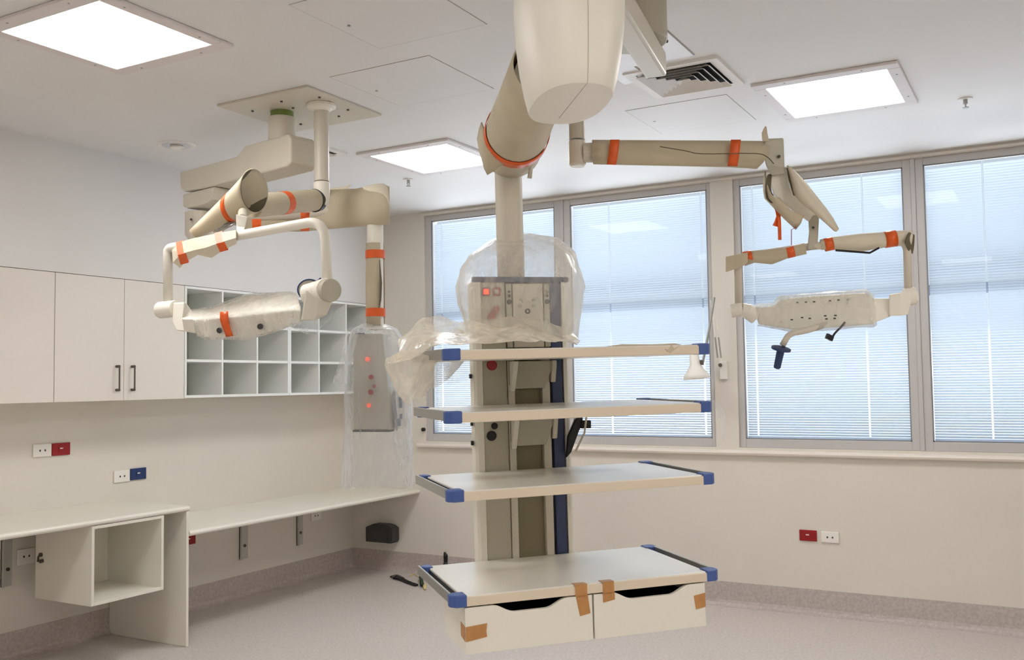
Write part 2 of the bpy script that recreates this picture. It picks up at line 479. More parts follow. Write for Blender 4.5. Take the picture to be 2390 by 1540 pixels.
# air vents: nested square louvres
def vent(cx, cy, s, label):
    t = thing('air_vent', label, 'vent', (cx, cy, HC))
    bm = B(); h = s / 2
    def ring(a0, a1, z0, z1):
        o = [(-a0, -a0), (a0, -a0), (a0, a0), (-a0, a0)]; i_ = [(-a1, -a1), (a1, -a1), (a1, a1), (-a1, a1)]
        vo = [bm.verts.new((cx + p[0], cy + p[1], z0)) for p in o]; vi = [bm.verts.new((cx + p[0], cy + p[1], z1)) for p in i_]
        for k in range(4): bm.faces.new((vo[k], vo[(k + 1) % 4], vi[(k + 1) % 4], vi[k]))
    ring(h, h - 0.045, HC - 0.012, HC - 0.010); ring(h, h, HC, HC - 0.012)
    obj('frame', bm, 'vent', t, solid=0.003)
    bm = B(); n = 5
    for k in range(n):
        a0 = (h - 0.048) * (1 - k / n); ring(a0, a0 - 0.026, HC - 0.024, HC - 0.004)
    obj('louvres', bm, 'vent', t, recalc=False)
    bm = B(); box(bm, cx - h + .045, cx + h - .045, cy - h + .045, cy + h - .045, HC - 0.002, HC - 0.0005)
    obj('duct_opening', bm, 'dark', t)
vent(*VENTS[0], 'square slatted air vent beside the boom arm, left of the right ceiling light')
vent(*VENTS[1], 'small air vent mostly hidden behind the vertical tube of the left lamp')

for (x_, y_, l_) in ((1.46, -1.162, 'small sprinkler on the ceiling left of the central column'), (5.097, -1.187, 'small sprinkler on the ceiling at the far right')):
    t = thing('sprinkler', l_, 'sprinkler', (x_, y_, HC))
    bm = B(); cyl(bm, (x_, y_, HC - 0.006), (x_, y_, HC), 0.036, 24); obj('rose', bm, 'vent', t)
    bm = B(); cyl(bm, (x_, y_, HC - 0.03), (x_, y_, HC - 0.006), 0.011, 12)
    for s_ in (-1, 1): tube(bm, [(x_, y_ + s_ * 0.01, HC - 0.02), (x_, y_ + s_ * 0.016, HC - 0.035), (x_, y_, HC - 0.048)], 0.003, 6)
    cyl(bm, (x_, y_, HC - 0.052), (x_, y_, HC - 0.048), 0.016, 14)
    obj('head', bm, 'steel', t)
t = thing('downlight', 'round recessed downlight on the ceiling above the wall cabinets', 'light', (0.86, -2.73, HC))
bm = B(); tube(bm, [(0.86, -2.73, HC - 0.008), (0.86, -2.73, HC - 0.0005)], [0.105, 0.112], 40); obj('rim', bm, 'vent', t)
bm = B(); tube(bm, [(0.86, -2.73, HC - 0.0095), (0.86, -2.73, HC - 0.007)], [0.085, 0.085], 40); obj('reflector', bm, 'chrome', t)
bm = B(); cyl(bm, (0.86, -2.73, HC - 0.022), (0.86, -2.73, HC - 0.0095), 0.04, 24); obj('bulb', bm, 'white', t, bevel=0.004)

# ================================================================== JOINERY ON THE LEFT WALL
ZB, ZT, DX = 1.528, 2.289, 0.347
def cabinet(y0, y1, label, handles):
    t = thing('wall_cabinet', label, 'cabinet', (0, (y0 + y1) / 2, ZB), 'flat fronted wall cabinets')
    obj('body', bx(0.001, DX - 0.02, y0 + .001, y1 - .001, ZB, ZT), 'lam', t)
    ys = [y0, (y0 + y1) / 2, y1]
    for i in range(2):
        d = obj('door', bx(DX - 0.018, DX, ys[i] + .0015, ys[i + 1] - .0015, ZB - 0.004, ZT - 0.0005), 'door', t, bevel=0.0015)
        hy = ys[1] + (0.058 if i else -0.056)
        bm = B()
        tube(bm, bent([(DX, hy, 1.737), (DX + .03, hy, 1.737), (DX + .03, hy, 1.59), (DX, hy, 1.59)], 0.008, 4), 0.005, 10)
        cyl(bm, (DX, hy, 1.737), (DX + .03, hy, 1.737), 0.0085, 12); cyl(bm, (DX, hy, 1.59), (DX + .03, hy, 1.59), 0.0085, 12)
        obj('handle', bm, 'dsteel', d, label='dark metal bar handle')
cabinet(-3.172, -2.206, 'two-door white wall cabinet with dark handles, left of the open cubbies', True)
cabinet(-4.14, -3.174, 'white wall cabinet cut by the left edge of the photo', True)
def cubby(y0, y1, label):
    t = thing('cubby_shelf', label, 'shelf unit', (0, (y0 + y1) / 2, ZB), 'open cubby shelf units on the left wall')
    th = 0.018
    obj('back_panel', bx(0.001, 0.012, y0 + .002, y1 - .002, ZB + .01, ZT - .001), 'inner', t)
    for nm, bb in (('top', (0.012, DX, y0, y1, ZT - th, ZT - .0005)), ('bottom', (0.012, DX, y0, y1, ZB, ZB + th)), ('side', (0.012, DX, y0, y0 + th, ZB + th, ZT - th)), ('side', (0.012, DX, y1 - th, y1, ZB + th, ZT - th))):
        obj(nm, bx(*bb), 'lamw', t, bevel=0.001)
    w_ = (y1 - y0) / 3
    for k in (1, 2):
        obj('divider', bx(0.012, DX - .001, y0 + w_ * k - th / 2 + .001, y0 + w_ * k + th / 2 - .001, ZB + th, ZT - th), 'lamw', t, bevel=0.001)
    hh = (ZT - ZB) / 3
    for k in (1, 2):
        z = ZB + hh * k
        for q in range(3):
            a = y0 + w_ * q + (th if q == 0 else th / 2 - .001); b = y0 + w_ * (q + 1) - (th if q == 2 else th / 2 - .001)
            obj('shelf', bx(0.012, DX - .003, a, b, z - th / 2, z + th / 2), 'lamw', t)
cubby(-2.203, -1.183, 'white open shelf unit of nine square cubbies, next to the closed cabinets')
cubby(-1.181, -0.161, 'white open shelf unit of nine square cubbies, nearest the window wall')
tag(obj('filler_panel', bx(0.001, DX, -0.159, -0.001, ZB, ZT), 'lamw'), 'narrow white filler panel between the cubbies and the window wall', 'panel')

# worktops
def worktop(y0, y1, z, label, name):
    prof = [(0, 0), (0.712, 0), (0.721, -0.004), (0.726, -0.012), (0.726, -0.02), (0.721, -0.028), (0.712, -0.032), (0, -0.032)]
    bm = B(); prism(bm, prof, (0.001, y0, z), (1, 0, 0), (0, 0, 1), (0, y1 - y0, 0))
    return tag(obj(name, bm, 'lam'), label, 'worktop')
worktop(-2.492, -0.001, 0.705, 'long low white worktop running along the left wall to the window wall', 'low_worktop')
worktop(-6.5, -2.494, 0.862, 'higher white worktop at the left edge of the photo above the open box', 'high_worktop')
tag(obj('end_panel', bx(0.006, 0.72, -2.516, -2.497, 0.001, 0.83), 'lam', bevel=0.001), 'white full-height end panel carrying the higher worktop', 'panel')
t = thing('open_cabinet_box', 'open white box cabinet hung under the higher worktop, lock on its side', 'cabinet', (0.47, -2.94, 0.385))
obj('side_panel', bx(0.22, 0.72, -3.19, -3.172, 0.385, 0.829), 'lam', t, bevel=0.001)
obj('side_panel', bx(0.22, 0.72, -2.708, -2.69, 0.385, 0.829), 'lam', t, bevel=0.001)
obj('bottom_panel', bx(0.22, 0.72, -3.172, -2.708, 0.385, 0.403), 'lam', t, bevel=0.001)
obj('back_panel', bx(0.22, 0.232, -3.172, -2.708, 0.403, 0.829), 'lam', t)
obj('top_panel', bx(0.232, 0.72, -3.172, -2.708, 0.812, 0.829), 'lam', t)
bm = B(); c0 = Vector((0.275, -3.19, 0.64)); cyl(bm, c0, c0 + Vector((0, -0.012, 0)), 0.012, 16)
tube(bm, [c0 + Vector((0, -0.012, 0)), c0 + Vector((0, -0.02, -.01)), c0 + Vector((0.01, -0.03, -.035))], 0.006, 8)
cyl(bm, c0 + Vector((.012, -.0, -.035)), c0 + Vector((.012, -.018, -.035)), 0.011, 12)
obj('lock', bm, 'dsteel', t)

# wall brackets beneath the worktops
def bracket(y0, y1, z0, ztop, label):
    t = thing('support_bracket', label, 'bracket', (0, (y0 + y1) / 2, z0))
    bm = B(); box(bm, 0.001, 0.008, y0, y1, z0, ztop); box(bm, 0.001, 0.03, y0, y0 + 0.006, z0, ztop)
    box(bm, 0.03, 0.42, y0, y1, ztop - 0.012, ztop)
    box(bm, 0.008, 0.03, y0, y1, ztop - .012, ztop)
    obj('plate', bm, 'zinc', t)
    bm = B(); cyl(bm, (0.008, (y0 + y1) / 2 + .005, z0 + 0.1), (0.016, (y0 + y1) / 2 + .005, z0 + 0.1), 0.011, 12); obj('bolt', bm, 'dsteel', t)
bracket(-1.361, -1.276, 0.286, 0.672, 'grey steel bracket under the low worktop, nearer the end panel')
bracket(-0.727, -0.655, 0.296, 0.672, 'grey steel bracket under the low worktop, nearer the window wall')
bracket(-3.262, -3.196, 0.44, 0.829, 'grey steel bracket under the higher worktop at the left edge of the photo')

# power and data plates ------------------------------------------------
def plate(kind, axis, a0, a1, z0, z1, label):
    """axis 'x': on the window wall (y=0, along x); 'y': on the left wall (x=0, along y)"""
    nm = {'white': 'power_socket', 'red': 'red_socket', 'blue': 'blue_socket'}[kind]
    t = thing(nm, label, 'socket', ((a0 + a1) / 2, 0, z0) if axis == 'x' else (0, (a0 + a1) / 2, z0))
    def bb(b0, b1, d0, d1, c0, c1):
        return bx(b0, b1, -d1, -d0, c0, c1) if axis == 'x' else bx(d0, d1, b0, b1, c0, c1)
    col = {'white': 'white', 'red': 'red', 'blue': 'pblue'}[kind]
    obj('face_plate', bb(a0, a1, 0.001, 0.012, z0, z1), col, t, bevel=0.004)
    zm = (z0 + z1) / 2; am = (a0 + a1) / 2
    if kind == 'white':
        for s_ in (-1, 1):
            obj('socket_hole', bb(am + s_ * 0.017 - .005, am + s_ * .017 + .005, 0.0115, 0.0135, zm - .006, zm + .006), 'char', t, bevel=0.002)
    else:
        obj('rocker', bb(am - 0.02, am + 0.02, 0.0115, 0.016, zm - .014, zm + .016), col, t, bevel=0.002)
        obj('white_mark', bb(am - 0.013, am + 0.008, 0.0155, 0.0168, zm + .002, zm + .009), 'white', t, bevel=0.0005)
plate('red', 'x', 3.887, 4.003, 0.493, 0.567, 'red power outlet on the window wall, right of the tower')
plate('white', 'x', 4.032, 4.148, 0.490, 0.564, 'white double power socket beside the red outlet on the window wall')
plate('white', 'y', -3.072, -2.948, 1.186, 1.264, 'white socket beside the red outlet above the higher worktop')
plate('red', 'y', -2.944, -2.818, 1.186, 1.264, 'red power outlet on the left wall above the higher worktop')
plate('white', 'y', -2.489, -2.366, 0.975, 1.054, 'white socket beside the blue outlet on the left wall')
plate('blue', 'y', -2.360, -2.232, 0.980, 1.058, 'dark blue outlet on the left wall above the worktop end')
plate('red', 'y', -1.92, -1.795, 0.475, 0.550, 'red outlet under the low worktop, half hidden by the end panel')
plate('white', 'y', -0.555, -0.43, 0.470, 0.548, 'white outlet tucked under the low worktop near the corner')
plate('white', 'y', -3.166, -3.048, 0.551, 0.644, 'white outlet with dark fittings under the higher worktop')

# dark dispenser box on window wall
t = thing('dark_wall_box', 'dark charcoal wall box with an arched top under the low worktop', 'box', (0.36, 0, 0.25))
bm = B(); prism(bm, [(0.0, 0), (0.27, 0), (0.285, 0.02), (0.285, .125), (0.25, .145), (0.2, .155), (0.08, .155), (0.04, .14), (0.0, .125)], (0.22, -0.001, 0.25), (1, 0, 0), (0, 0, 1), (0, -0.1, 0))
obj('housing', bm, 'char', t, bevel=0.005)
obj('front_cover', bx(0.235, 0.45, -0.112, -0.1015, 0.256, 0.372), 'char', t, bevel=0.004)

# black clip left of window
t = thing('window_latch', 'small black knob on the wall at the left end of the window sill', 'knob', (0.757, 0, 1.22))
bm = B(); cyl(bm, (0.775, -0.001, 1.215), (0.775, -0.03, 1.215), 0.016, 14); obj('knob', bm, 'black', t, bevel=0.003)
bm = B(); cyl(bm, (0.775, -0.03, 1.215), (0.79, -0.045, 1.215), 0.009, 10); obj('tip', bm, 'black', t)

# tools on the floor
t = thing('pliers', 'black pliers lying on the floor in front of the corner', 'tool', at(940, 1355, 7.3))
def fl(px_, py_, z=0.012):
    q = FW * F_PX + RT * (px_ - 1195) + UP * (770 - py_)
    return CAM + q * ((z - CAM.z) / q.z)
bm = B(); tube(bm, smooth_path([fl(935, 1349), fl(950, 1357), fl(972, 1365)], 4), [0.02] * 8 + [0.018], 10, squash=0.5); obj('handle', bm, 'black', t, smooth=True)
bm = B(); tube(bm, smooth_path([fl(918, 1349), fl(938, 1353), fl(962, 1362)], 4), 0.012, 10, squash=0.6); obj('handle', bm, 'black', t, smooth=True)
bm = B(); tube(bm, smooth_path([fl(940, 1350), fl(926, 1343), fl(914, 1346)], 4), 0.018, 10, squash=0.5); obj('jaw', bm, 'dsteel', t, smooth=True)
t = thing('utility_knife', 'small dark and cream tool on the floor by the lowest shelf', 'tool', fl(985, 1358))
bm = B(); tube(bm, [fl(982, 1347, .02), fl(985, 1364, .02)], 0.016, 10); obj('grip', bm, 'pull', t, smooth=True)
bm = B(); tube(bm, [fl(978, 1355, .012), fl(991, 1365, .012), fl(992, 1374, .012)], [0.01, 0.016, 0.008], 10, squash=.6); obj('body', bm, 'yel', t, smooth=True)
bm = B(); tube(bm, smooth_path([fl(955, 1345, .006), fl(966, 1340, .006), fl(978, 1346, .006)], 4), 0.004, 6); obj('cord', bm, 'yel', t)
t = thing('dark_bottle', 'small dark upright bottle on the floor against the window wall', 'bottle', (1.35, -0.3, 0))
p = fl(1041, 1345, 0)
bm = B(); tube(bm, [p, p + Vector((0, 0, .10)), p + Vector((0, 0, .12))], [0.026, 0.026, 0.014], 14); obj('bottle_body', bm, 'pull', t, smooth=False)
bm = B(); tube(bm, [p + Vector((0, 0, .12)), p + Vector((0, 0, .17)), p + Vector((-.012, 0, .2))], [0.018, 0.02, 0.007], 12); obj('nozzle', bm, 'black', t)

# ================================================================== MAIN EQUIPMENT BOOM (tower with shelves)
a_, tl_ = R(47.07), R(1.0)
ex = Vector((math.cos(a_) * math.cos(tl_), math.sin(a_) * math.cos(tl_), math.sin(tl_)))
k_ = Vector((0.002, -0.013, 1)); ez = (k_ - ex * k_.dot(ex)).normalized(); ey = ez.cross(ex)
TO = Vector((3.865, -4.271, 0.957))
TM = Matrix((ex, ey, ez)).transposed().to_4x4(); TM.translation = TO
boom = thing('equipment_boom', 'large ceiling-hung equipment boom: cream housing, wrapped arm, column and shelf tower', 'equipment boom', mtx=TM)
W_, D_ = 0.833, 0.492
ty = D_ + 0.002
ZS = [0.0, 0.316, 0.554, 0.746]
# tower body
bm = B(); prism(bm, [(0.183, 0.03), (0.19, 0.008), (0.2, 0), (0.222, 0), (0.222, 0.03)], (0, ty, -0.05), (1, 0, 0), (0, 1, 0), (0, 0, 1.05))
obj('edge_strip', bm, 'eql', boom, 'l', smooth=False)
bm = B(); prism(bm, [(0.2, 0.03), (0.563, 0.03), (0.555, 0.2), (0.325, 0.2)], (0, ty, -0.05), (1, 0, 0), (0, 1, 0), (0, 0, 1.05))
obj('tower_body', bm, 'eqg', boom, 'l', bevel=0.006)
lp_ = obj('side_panel', bx(0.223, 0.315, ty + 0.004, ty + 0.03, -0.05, 1.0), 'eqg', boom, 'l', bevel=0.002)
obj('rail', bx(0.317, 0.342, ty - 0.004, ty + 0.03, -0.05, 0.74), 'eq', boom, 'l', bevel=0.003)
obj('rail', bx(0.448, 0.478, ty - 0.004, ty + 0.03, -0.05, 0.74), 'eq', boom, 'l', bevel=0.003)
obj('centre_panel', bx(0.343, 0.447, ty + 0.018, ty + 0.03, -0.05, 0.74), 'eqd', boom, 'l')
obj('blue_panel', bx(0.49, 0.532, ty + 0.004, ty + 0.03, -0.05, 1.0), 'navy', boom, 'l', bevel=0.003, label='dark navy strip')
bm = B(); prism(bm, [(0.535, 0.03), (0.535, 0), (0.548, 0), (0.558, 0.01), (0.563, 0.03)], (0, ty, -0.05), (1, 0, 0), (0, 1, 0), (0, 0, 1.05))
obj('edge_strip', bm, 'eql', boom, 'l')
bm = B(); prism(bm, [(0.188, 0), (0.565, 0), (0.557, 0.2), (0.32, 0.2)], (0, ty, 1.0), (1, 0, 0), (0, 1, 0), (0, 0, .02))
obj('top_cap', bm, 'navy', boom, 'l', bevel=0.004)
up_ = obj('control_panel', bx(0.345, 0.462, ty + 0.0, ty + 0.03, 0.76, 0.995), 'eq', boom, 'l', bevel=0.003)
for x0 in (0.319, 0.466):
    s_ = obj('gauge_strip', bx(x0, x0 + 0.022, ty + 0.0, ty + 0.03, 0.76, 0.995), 'eqg', boom, 'l', bevel=0.003)
    for zz, rr in ((0.965, 0.004), (0.95, 0.006), (0.928, 0.009)):
        bm = B(); cyl(bm, (x0 + .011, ty, zz), (x0 + .011, ty - .004, zz), rr, 16); obj('gauge', bm, 'char', s_, 'l')
def ringm(x_, z_, r0, r1, m_, par, y_=None):
    y_ = ty if y_ is None else y_
    bm = B()
    loft(bm, [[(x_ + math.cos(k * .3927) * rr, yy, z_ + math.sin(k * .3927) * rr) for k in range(16)] for rr, yy in ((r1, y_), (r1, y_ - .004), (r0, y_ - .004), (r0, y_))], cap=False)
    obj('ring', bm, m_, par, 'l')
ringm(0.40, 0.893, 0.006, 0.010, 'char', up_)
for x_, z_, rr in ((0.375, .935, .006), (0.425, .935, .006), (0.372, .912, .007), (.424, .912, .007)):
    bm = B(); cyl(bm, (x_, ty, z_), (x_, ty - .003, z_), rr, 14); obj('button', bm, 'eqg', up_, 'l')
# sockets on the left panel
yf = ty + 0.004
def dot(x_, z_, r_, m_, nm, sq=False, par=lp_):
    bm = B()
    if sq: box(bm, x_ - r_, x_ + r_, yf - 0.006, yf, z_ - r_, z_ + r_)
    else: cyl(bm, (x_, yf, z_), (x_, yf - 0.007, z_), r_, 22)
    return obj(nm, bm, m_, par, 'l', bevel=0.0015)
dot(0.243, 0.965, 0.0145, 'redp', 'indicator_frame', True); dot(0.243, 0.9651, 0.009, 'glow', 'red_indicator', True).location.y = -0.002
dot(0.283, 0.965, 0.0145, 'redp', 'indicator_frame', True); dot(0.283, 0.9651, 0.008, 'eqg', 'grey_indicator', True).location.y = -0.002
dot(0.279, 0.90, 0.014, 'redp', 'red_gas_socket'); dot(0.262, 0.875, 0.016, 'redp', 'red_gas_socket')
dot(0.275, 0.729, 0.012, 'redp', 'red_gas_socket'); dot(0.258, 0.698, 0.019, 'redp', 'red_gas_socket')
dot(0.262, 0.478, 0.012, 'black', 'black_socket'); dot(0.25, 0.443, 0.018, 'black', 'black_socket')
# U brackets carrying the shelves
for z1, h1 in ((ZS[3] - .036, 0.10), (ZS[2] - .036, 0.115), (ZS[1] - .036, 0.035)):
    k = B(); prism(k, [(0, 0), (0.088, 0), (0.066, -h1), (0.012, -h1), (0, -h1 * .9)], (0.318, ty - .005, z1), (2.0, 0, 0), (0, 0, 1), (0, -0.018, 0))
    b_ = obj('shelf_bracket', k, 'eqg', boom, 'l', bevel=0.003)
    k = B(); prism(k, [(0, 0), (-0.07, 0), (-0.06, -0.03), (-0.02, -h1 - .01), (0, -h1 - .01)], (0.318, ty - .005, z1), (0, 1, 0), (0, 0, 1), (0.018, 0, 0))
    obj('bracket_arm', k, 'eql', b_, 'l', bevel=0.003)
    k = B(); prism(k, [(0, 0), (-0.03, 0), (-0.03, -0.02), (-0.012, -h1 + .02), (0, -h1 + .02)], (0.478, ty - .005, z1), (0, 1, 0), (0, 0, 1), (0.018, 0, 0))
    obj('bracket_arm', k, 'eq', b_, 'l', bevel=0.003)
# shelves
for i, z in enumerate(ZS):
    sh = obj('shelf', bx(0, W_, 0, D_ - .002, z - 0.032, z), 'board', boom, 'l', bevel=0.003)
    obj('front_edge', bx(0.0, W_, -0.006, -0.0005, z - 0.031, z - .003), 'boarde', sh, 'l', bevel=0.002)
    for s_ in (0, 1):
        xo = -0.034 if s_ == 0 else W_ + 0.026; xi = xo + 0.008
        obj('side_rail', bx(xo, xi, 0.03, (D_ + .004 if s_ == 0 else D_ - 0.03), z - .027, z + .004), 'steel', sh, 'l', bevel=0.002)
        g0 = -0.004 if s_ == 0 else W_ + .0005
        obj('rail_groove', bx(g0, g0 + .0035, 0.03, D_ - .03, z - .024, z - .004), 'black', sh, 'l')
        for yy, yd in ((-0.008, 0.045), (D_ - .045, D_ + .006)):
            xa, xb = (-0.04, 0.012) if s_ == 0 else (W_ - .008, W_ + .04)
            if s_ == 0 and yy > .1: xa = -.0255
            if s_ == 0: poly = [(xa + .018, yy), (xb, yy), (xb, yd), (xa + .014, yd), (xa, yd - .014), (xa, yy + .018)]
            else: poly = [(xa, yy), (xb - .014, yy), (xb, yy + .014), (xb, yd - .012), (xb - .012, yd), (xa, yd)]
            k = B(); prism(k, poly, (0, 0, z - .0325), (1, 0, 0), (0, 1, 0), (0, 0, 0.037))
            obj('corner_bumper', k, 'blue', sh, 'l', bevel=0.004, label='blue plastic corner')
# drawers under the lowest shelf
for i, (x0, x1) in enumerate(((0.006, 0.421), (0.427, 0.82))):
    z0, z1 = -0.176, -0.036
    c0, c1 = (x0 + 0.085, x1 - 0.082) if i == 0 else (x0 + 0.06, x1 - 0.055)
    poly = [(x0, z0), (x1, z0), (x1, z1)]
    n = 9
    d_ = 0.026; sw = 0.075
    for k in range(n + 1):
        t_ = k / n; poly.append((c1 - sw * t_, z1 - d_ * (0.5 - 0.5 * math.cos(math.pi * t_))))
    for k in range(n + 1):
        t_ = k / n; poly.append((c0 + sw * (1 - t_), z1 - d_ * (0.5 + 0.5 * math.cos(math.pi * t_))))
    poly.append((x0, z1))
    k = B(); prism(k, poly, (0, 0.0, 0), (1, 0, 0), (0, 0, 1), (0, 0.014, 0))
    df = obj('drawer', k, 'eql', boom, 'l', bevel=0.001)
    k = B(); box(k, x0, x0 + .01, .014, .27, z0, z1); box(k, x1 - .01, x1, .014, .27, z0, z1); box(k, x0 + .01, x1 - .01, .26, .27, z0, z1); box(k, x0 + .01, x1 - .01, .014, .26, z0, z0 + .008)
    obj('drawer_tray', k, 'eql', df, 'l')
    k = B(); box(k, x0 + .01, x1 - .01, .2, .259, z0 + .008, z1 - .001); obj('drawer_shadow', k, 'dark', df, 'l', label='black block for the drawer shade')  # black fill paints the shade at the back of the drawer
    k = B(); box(k, x0 + .01, x1 - .01, .05, .2, z1 - .05, z1 - .048); obj('drawer_shade', k, 'dark', df, 'l', label='black sheet for the drawer shade')  # black sheet paints the shade seen through the drawer cutout
k = B()
def tapes(pieces, par):
    for pc in pieces:
        kk = B(); prism(kk, pc[0], (0, pc[1], 0), (1, 0, 0), (0, 0, 1), (0, -0.0015, 0)); obj('brown_tape', kk, 'btape', par, 'l', label='piece of brown packing tape')
tapes([([(0.007, -.137), (.073, -.128), (.071, -.112), (.074, -.088), (.007, -.093)], -.0005),
       ([(0.365, -.032), (.405, -.029), (.413, -.092), (.378, -.098)], -.0005), ([(.457, -.033), (.497, -.03), (.498, -.058), (.458, -.064)], -.0005),
       ([(0.778, -.074), (.8195, -.068), (.8195, -.113), (.784, -.118)], -.0005)], boom)
kk = B(); prism(kk, [(0.0, -.137), (-.0, -.093), (-.05, -.088), (-.05, -.13)], (0.0055, 0.0, 0), (0, -1, 0), (0, 0, 1), (-0.0015, 0, 0)); obj('brown_tape', kk, 'btape', boom, 'l', label='piece of brown packing tape')
for x0, x1 in ((0.362, 0.402), (.455, .494)):
    obj('brown_tape', bx(x0, x1, -0.0075, -0.0062, -.033, .001), 'btape', boom, 'l', label='piece of brown packing tape')
    obj('brown_tape', bx(x0 - .002, x1, -0.0075, 0.022, .0004, .0016), 'btape', boom, 'l', label='piece of brown packing tape')
# grey torn tape on the top shelf edge
k = B(); prism(k, [(0.70, -.012), (.715, -.014), (.725, .002), (.735, -.013), (.76, .002), (.72, -.026)], (0, -.0065, 0.746), (1, 0, 0), (0, 0, 1), (0, -0.0015, 0)); obj('torn_tape', k, 'card', boom, 'l')
k = B(); prism(k, [(0.50, 0), (.78, 0), (.75, .006), (.67, .004), (.56, .007)], (0, .02, 0.7465), (1, 0, 0), (0, 0, 1), (0, .002, 0)); obj('torn_tape', k, 'card', boom, 'l')
# cable hook on the tower's right side
k = B(); prism(k, [(-0.02, -.09), (0.0, -.07), (.035, .01), (.05, .03), (.05, .08), (.02, .05), (-.01, -.01)], (0.545, ty - .03, 0.44), (1, 0, 0), (0, 0, 1), (0, 0.02, 0))
hk = obj('cable_bundle', k, 'black', boom, 'l', bevel=0.005)
k = B(); tube(k, [(0.555, ty - .045, .375), (.59, ty - .05, .44), (.6, ty - .05, .5)], .004, 8); obj('cable', k, 'eq', hk, 'l')
k = B(); box(k, .585, .625, ty - .035, ty - .01, .455, .485); obj('hook', k, 'black', boom, 'l', bevel=0.004)
# small latches on the left edge
for zz in (0.49, 0.42, 0.66, 0.3):
    k = B(); box(k, .176, .184, ty + .008, ty + .02, zz - .008, zz + .008); obj('latch', k, 'black', boom, 'l')
# column
cx_, cy_ = 0.372, ty + 0.1
def L(x, y, z): return TM @ Vector((x, y, z))
k = B(); tube(k, [L(cx_, cy_, 1.02), L(cx_, cy_, 1.52)], 0.0515, 40); obj('column', k, 'eq', boom, smooth=False)
for p_ in [boom.children[-1]]:
    for f in p_.data.polygons: f.use_smooth = len(f.vertices) == 4
colt = L(cx_, cy_, 1.52)
# wrapped arm from column head up to the housing
A0 = at(1262, 175, 2.72); A1 = at(1193, 318, 3.62)
k = B(); tube(k, [A0, A0.lerp(A1, .5), A1 + (A1 - A0).normalized() * 0.05], [.075, .075, .075], 28); obj('arm', k, 'eq', boom)
sl0 = at(1268, 150, 2.66); sl1 = at(1193, 345, 3.58)
dd_ = (sl1 - sl0).normalized()
k = B(); tube(k, [sl0, sl0.lerp(sl1, .35), sl0.lerp(sl1, .7), sl1], [.085, .095, .107, .112], 36, cap=False); wr = obj('cardboard_sleeve', k, 'card', boom, solid=.004, smooth=True)
k = B(); tube(k, [sl0.lerp(sl1, .74), sl0.lerp(sl1, .82)], [.1135, .1155], 36, cap=False); obj('orange_tape', k, 'tape', wr, solid=.002, smooth=True)
k = B(); grid(k, [[(1124, 285, 3.40), (1148, 335, 3.36), (1195, 356, 3.36)], [(1114, 325, 3.42), (1142, 372, 3.38), (1190, 376, 3.38)], [(1126, 375, 3.44), (1138, 408, 3.42), (1166, 386, 3.40)]]); obj('sleeve_flap', k, 'card', wr, solid=.004, smooth=True)
k = B(); tube(k, [at(1249, 350, 3.5), at(1240, 385, 3.5), at(1236, 416, 3.5)], [.006, .007, .009], 8); obj('strap', k, 'eq', wr, smooth=True)
k = B(); tube(k, smooth_path([at(1208, 215, 2.95), at(1205, 262, 3.1), at(1190, 300, 3.25), at(1172, 336, 3.42)], 5), .003, 6); obj('sleeve_seam', k, 'card_shade_seam', wr)
# big housing
hv = at(1326, 62, 2.44); hr = Vector((math.cos(YAW), math.sin(YAW), 0)); hf = Vector((-math.sin(YAW), math.cos(YAW), 0))
ca, sa = math.cos(R(10)), math.sin(R(10))
h1_ = hr * ca + hf * sa; h2_ = hf * ca - hr * sa
def hring(z, a, b, off=0.0, n=56, ex_=2.5):
    out = []
    for j in range(n):
        t_ = 2 * math.pi * j / n; c_, s_ = math.cos(t_), math.sin(t_)
        out.append(Vector((hv.x, hv.y, 0)) + h1_ * (a * math.copysign(abs(c_) ** (2 / ex_), c_)) + h2_ * (b * math.copysign(abs(s_) ** (2 / ex_), s_) + off) + Vector((0, 0, z)))
    return out
prof = [(2.300, .056, .13, .0), (2.300, .094, .180, .0), (2.305, .097, .184, 0), (2.34, .106, .190, 0), (2.40, .118, .197, 0), (2.47, .127, .20, 0), (2.56, .1315, .20, 0), (2.65, .130, .198, 0), (2.73, .124, .19, 0), (2.79, .115, .18, 0)]
k = B(); loft(k, [hring(*p) for p in prof]); hs = obj('housing', k, 'eql', boom, smooth=True, label='big rounded cream housing')
hs.modifiers.new('e', 'EDGE_SPLIT').split_angle = R(38)
k = B()
pts = [hring(p[0], p[1] + .0, p[2] + .0005, n=56)[42] for p in prof]
tube(k, [Vector((hv.x, hv.y, 2.2998)) + h2_ * .12, Vector((hv.x, hv.y, 2.2998)) - h2_ * .14] + pts, 0.0008, 6); obj('seam', k, 'eqg', hs)
# beam and mount
b0 = Vector((4.385, -4.72, 2.85)); b1 = Vector((4.12, -3.2, 2.85))
k = B(); beam(k, b0, b1, 0.085, 0.10); obj('support_arm', k, 'eq', boom, bevel=0.012, seg=3)
k = B(); cyl(k, (4.085, -3.36, 2.90), (4.085, -3.36, HC - .001), 0.135, 40); dr = obj('mount_drum', k, 'eqg', boom, bevel=.006)
k = B(); cyl(k, (4.185, -3.275, 2.915), (4.192, -3.262, 2.915), 0.006, 12); obj('mount_bolt', k, 'char', dr)

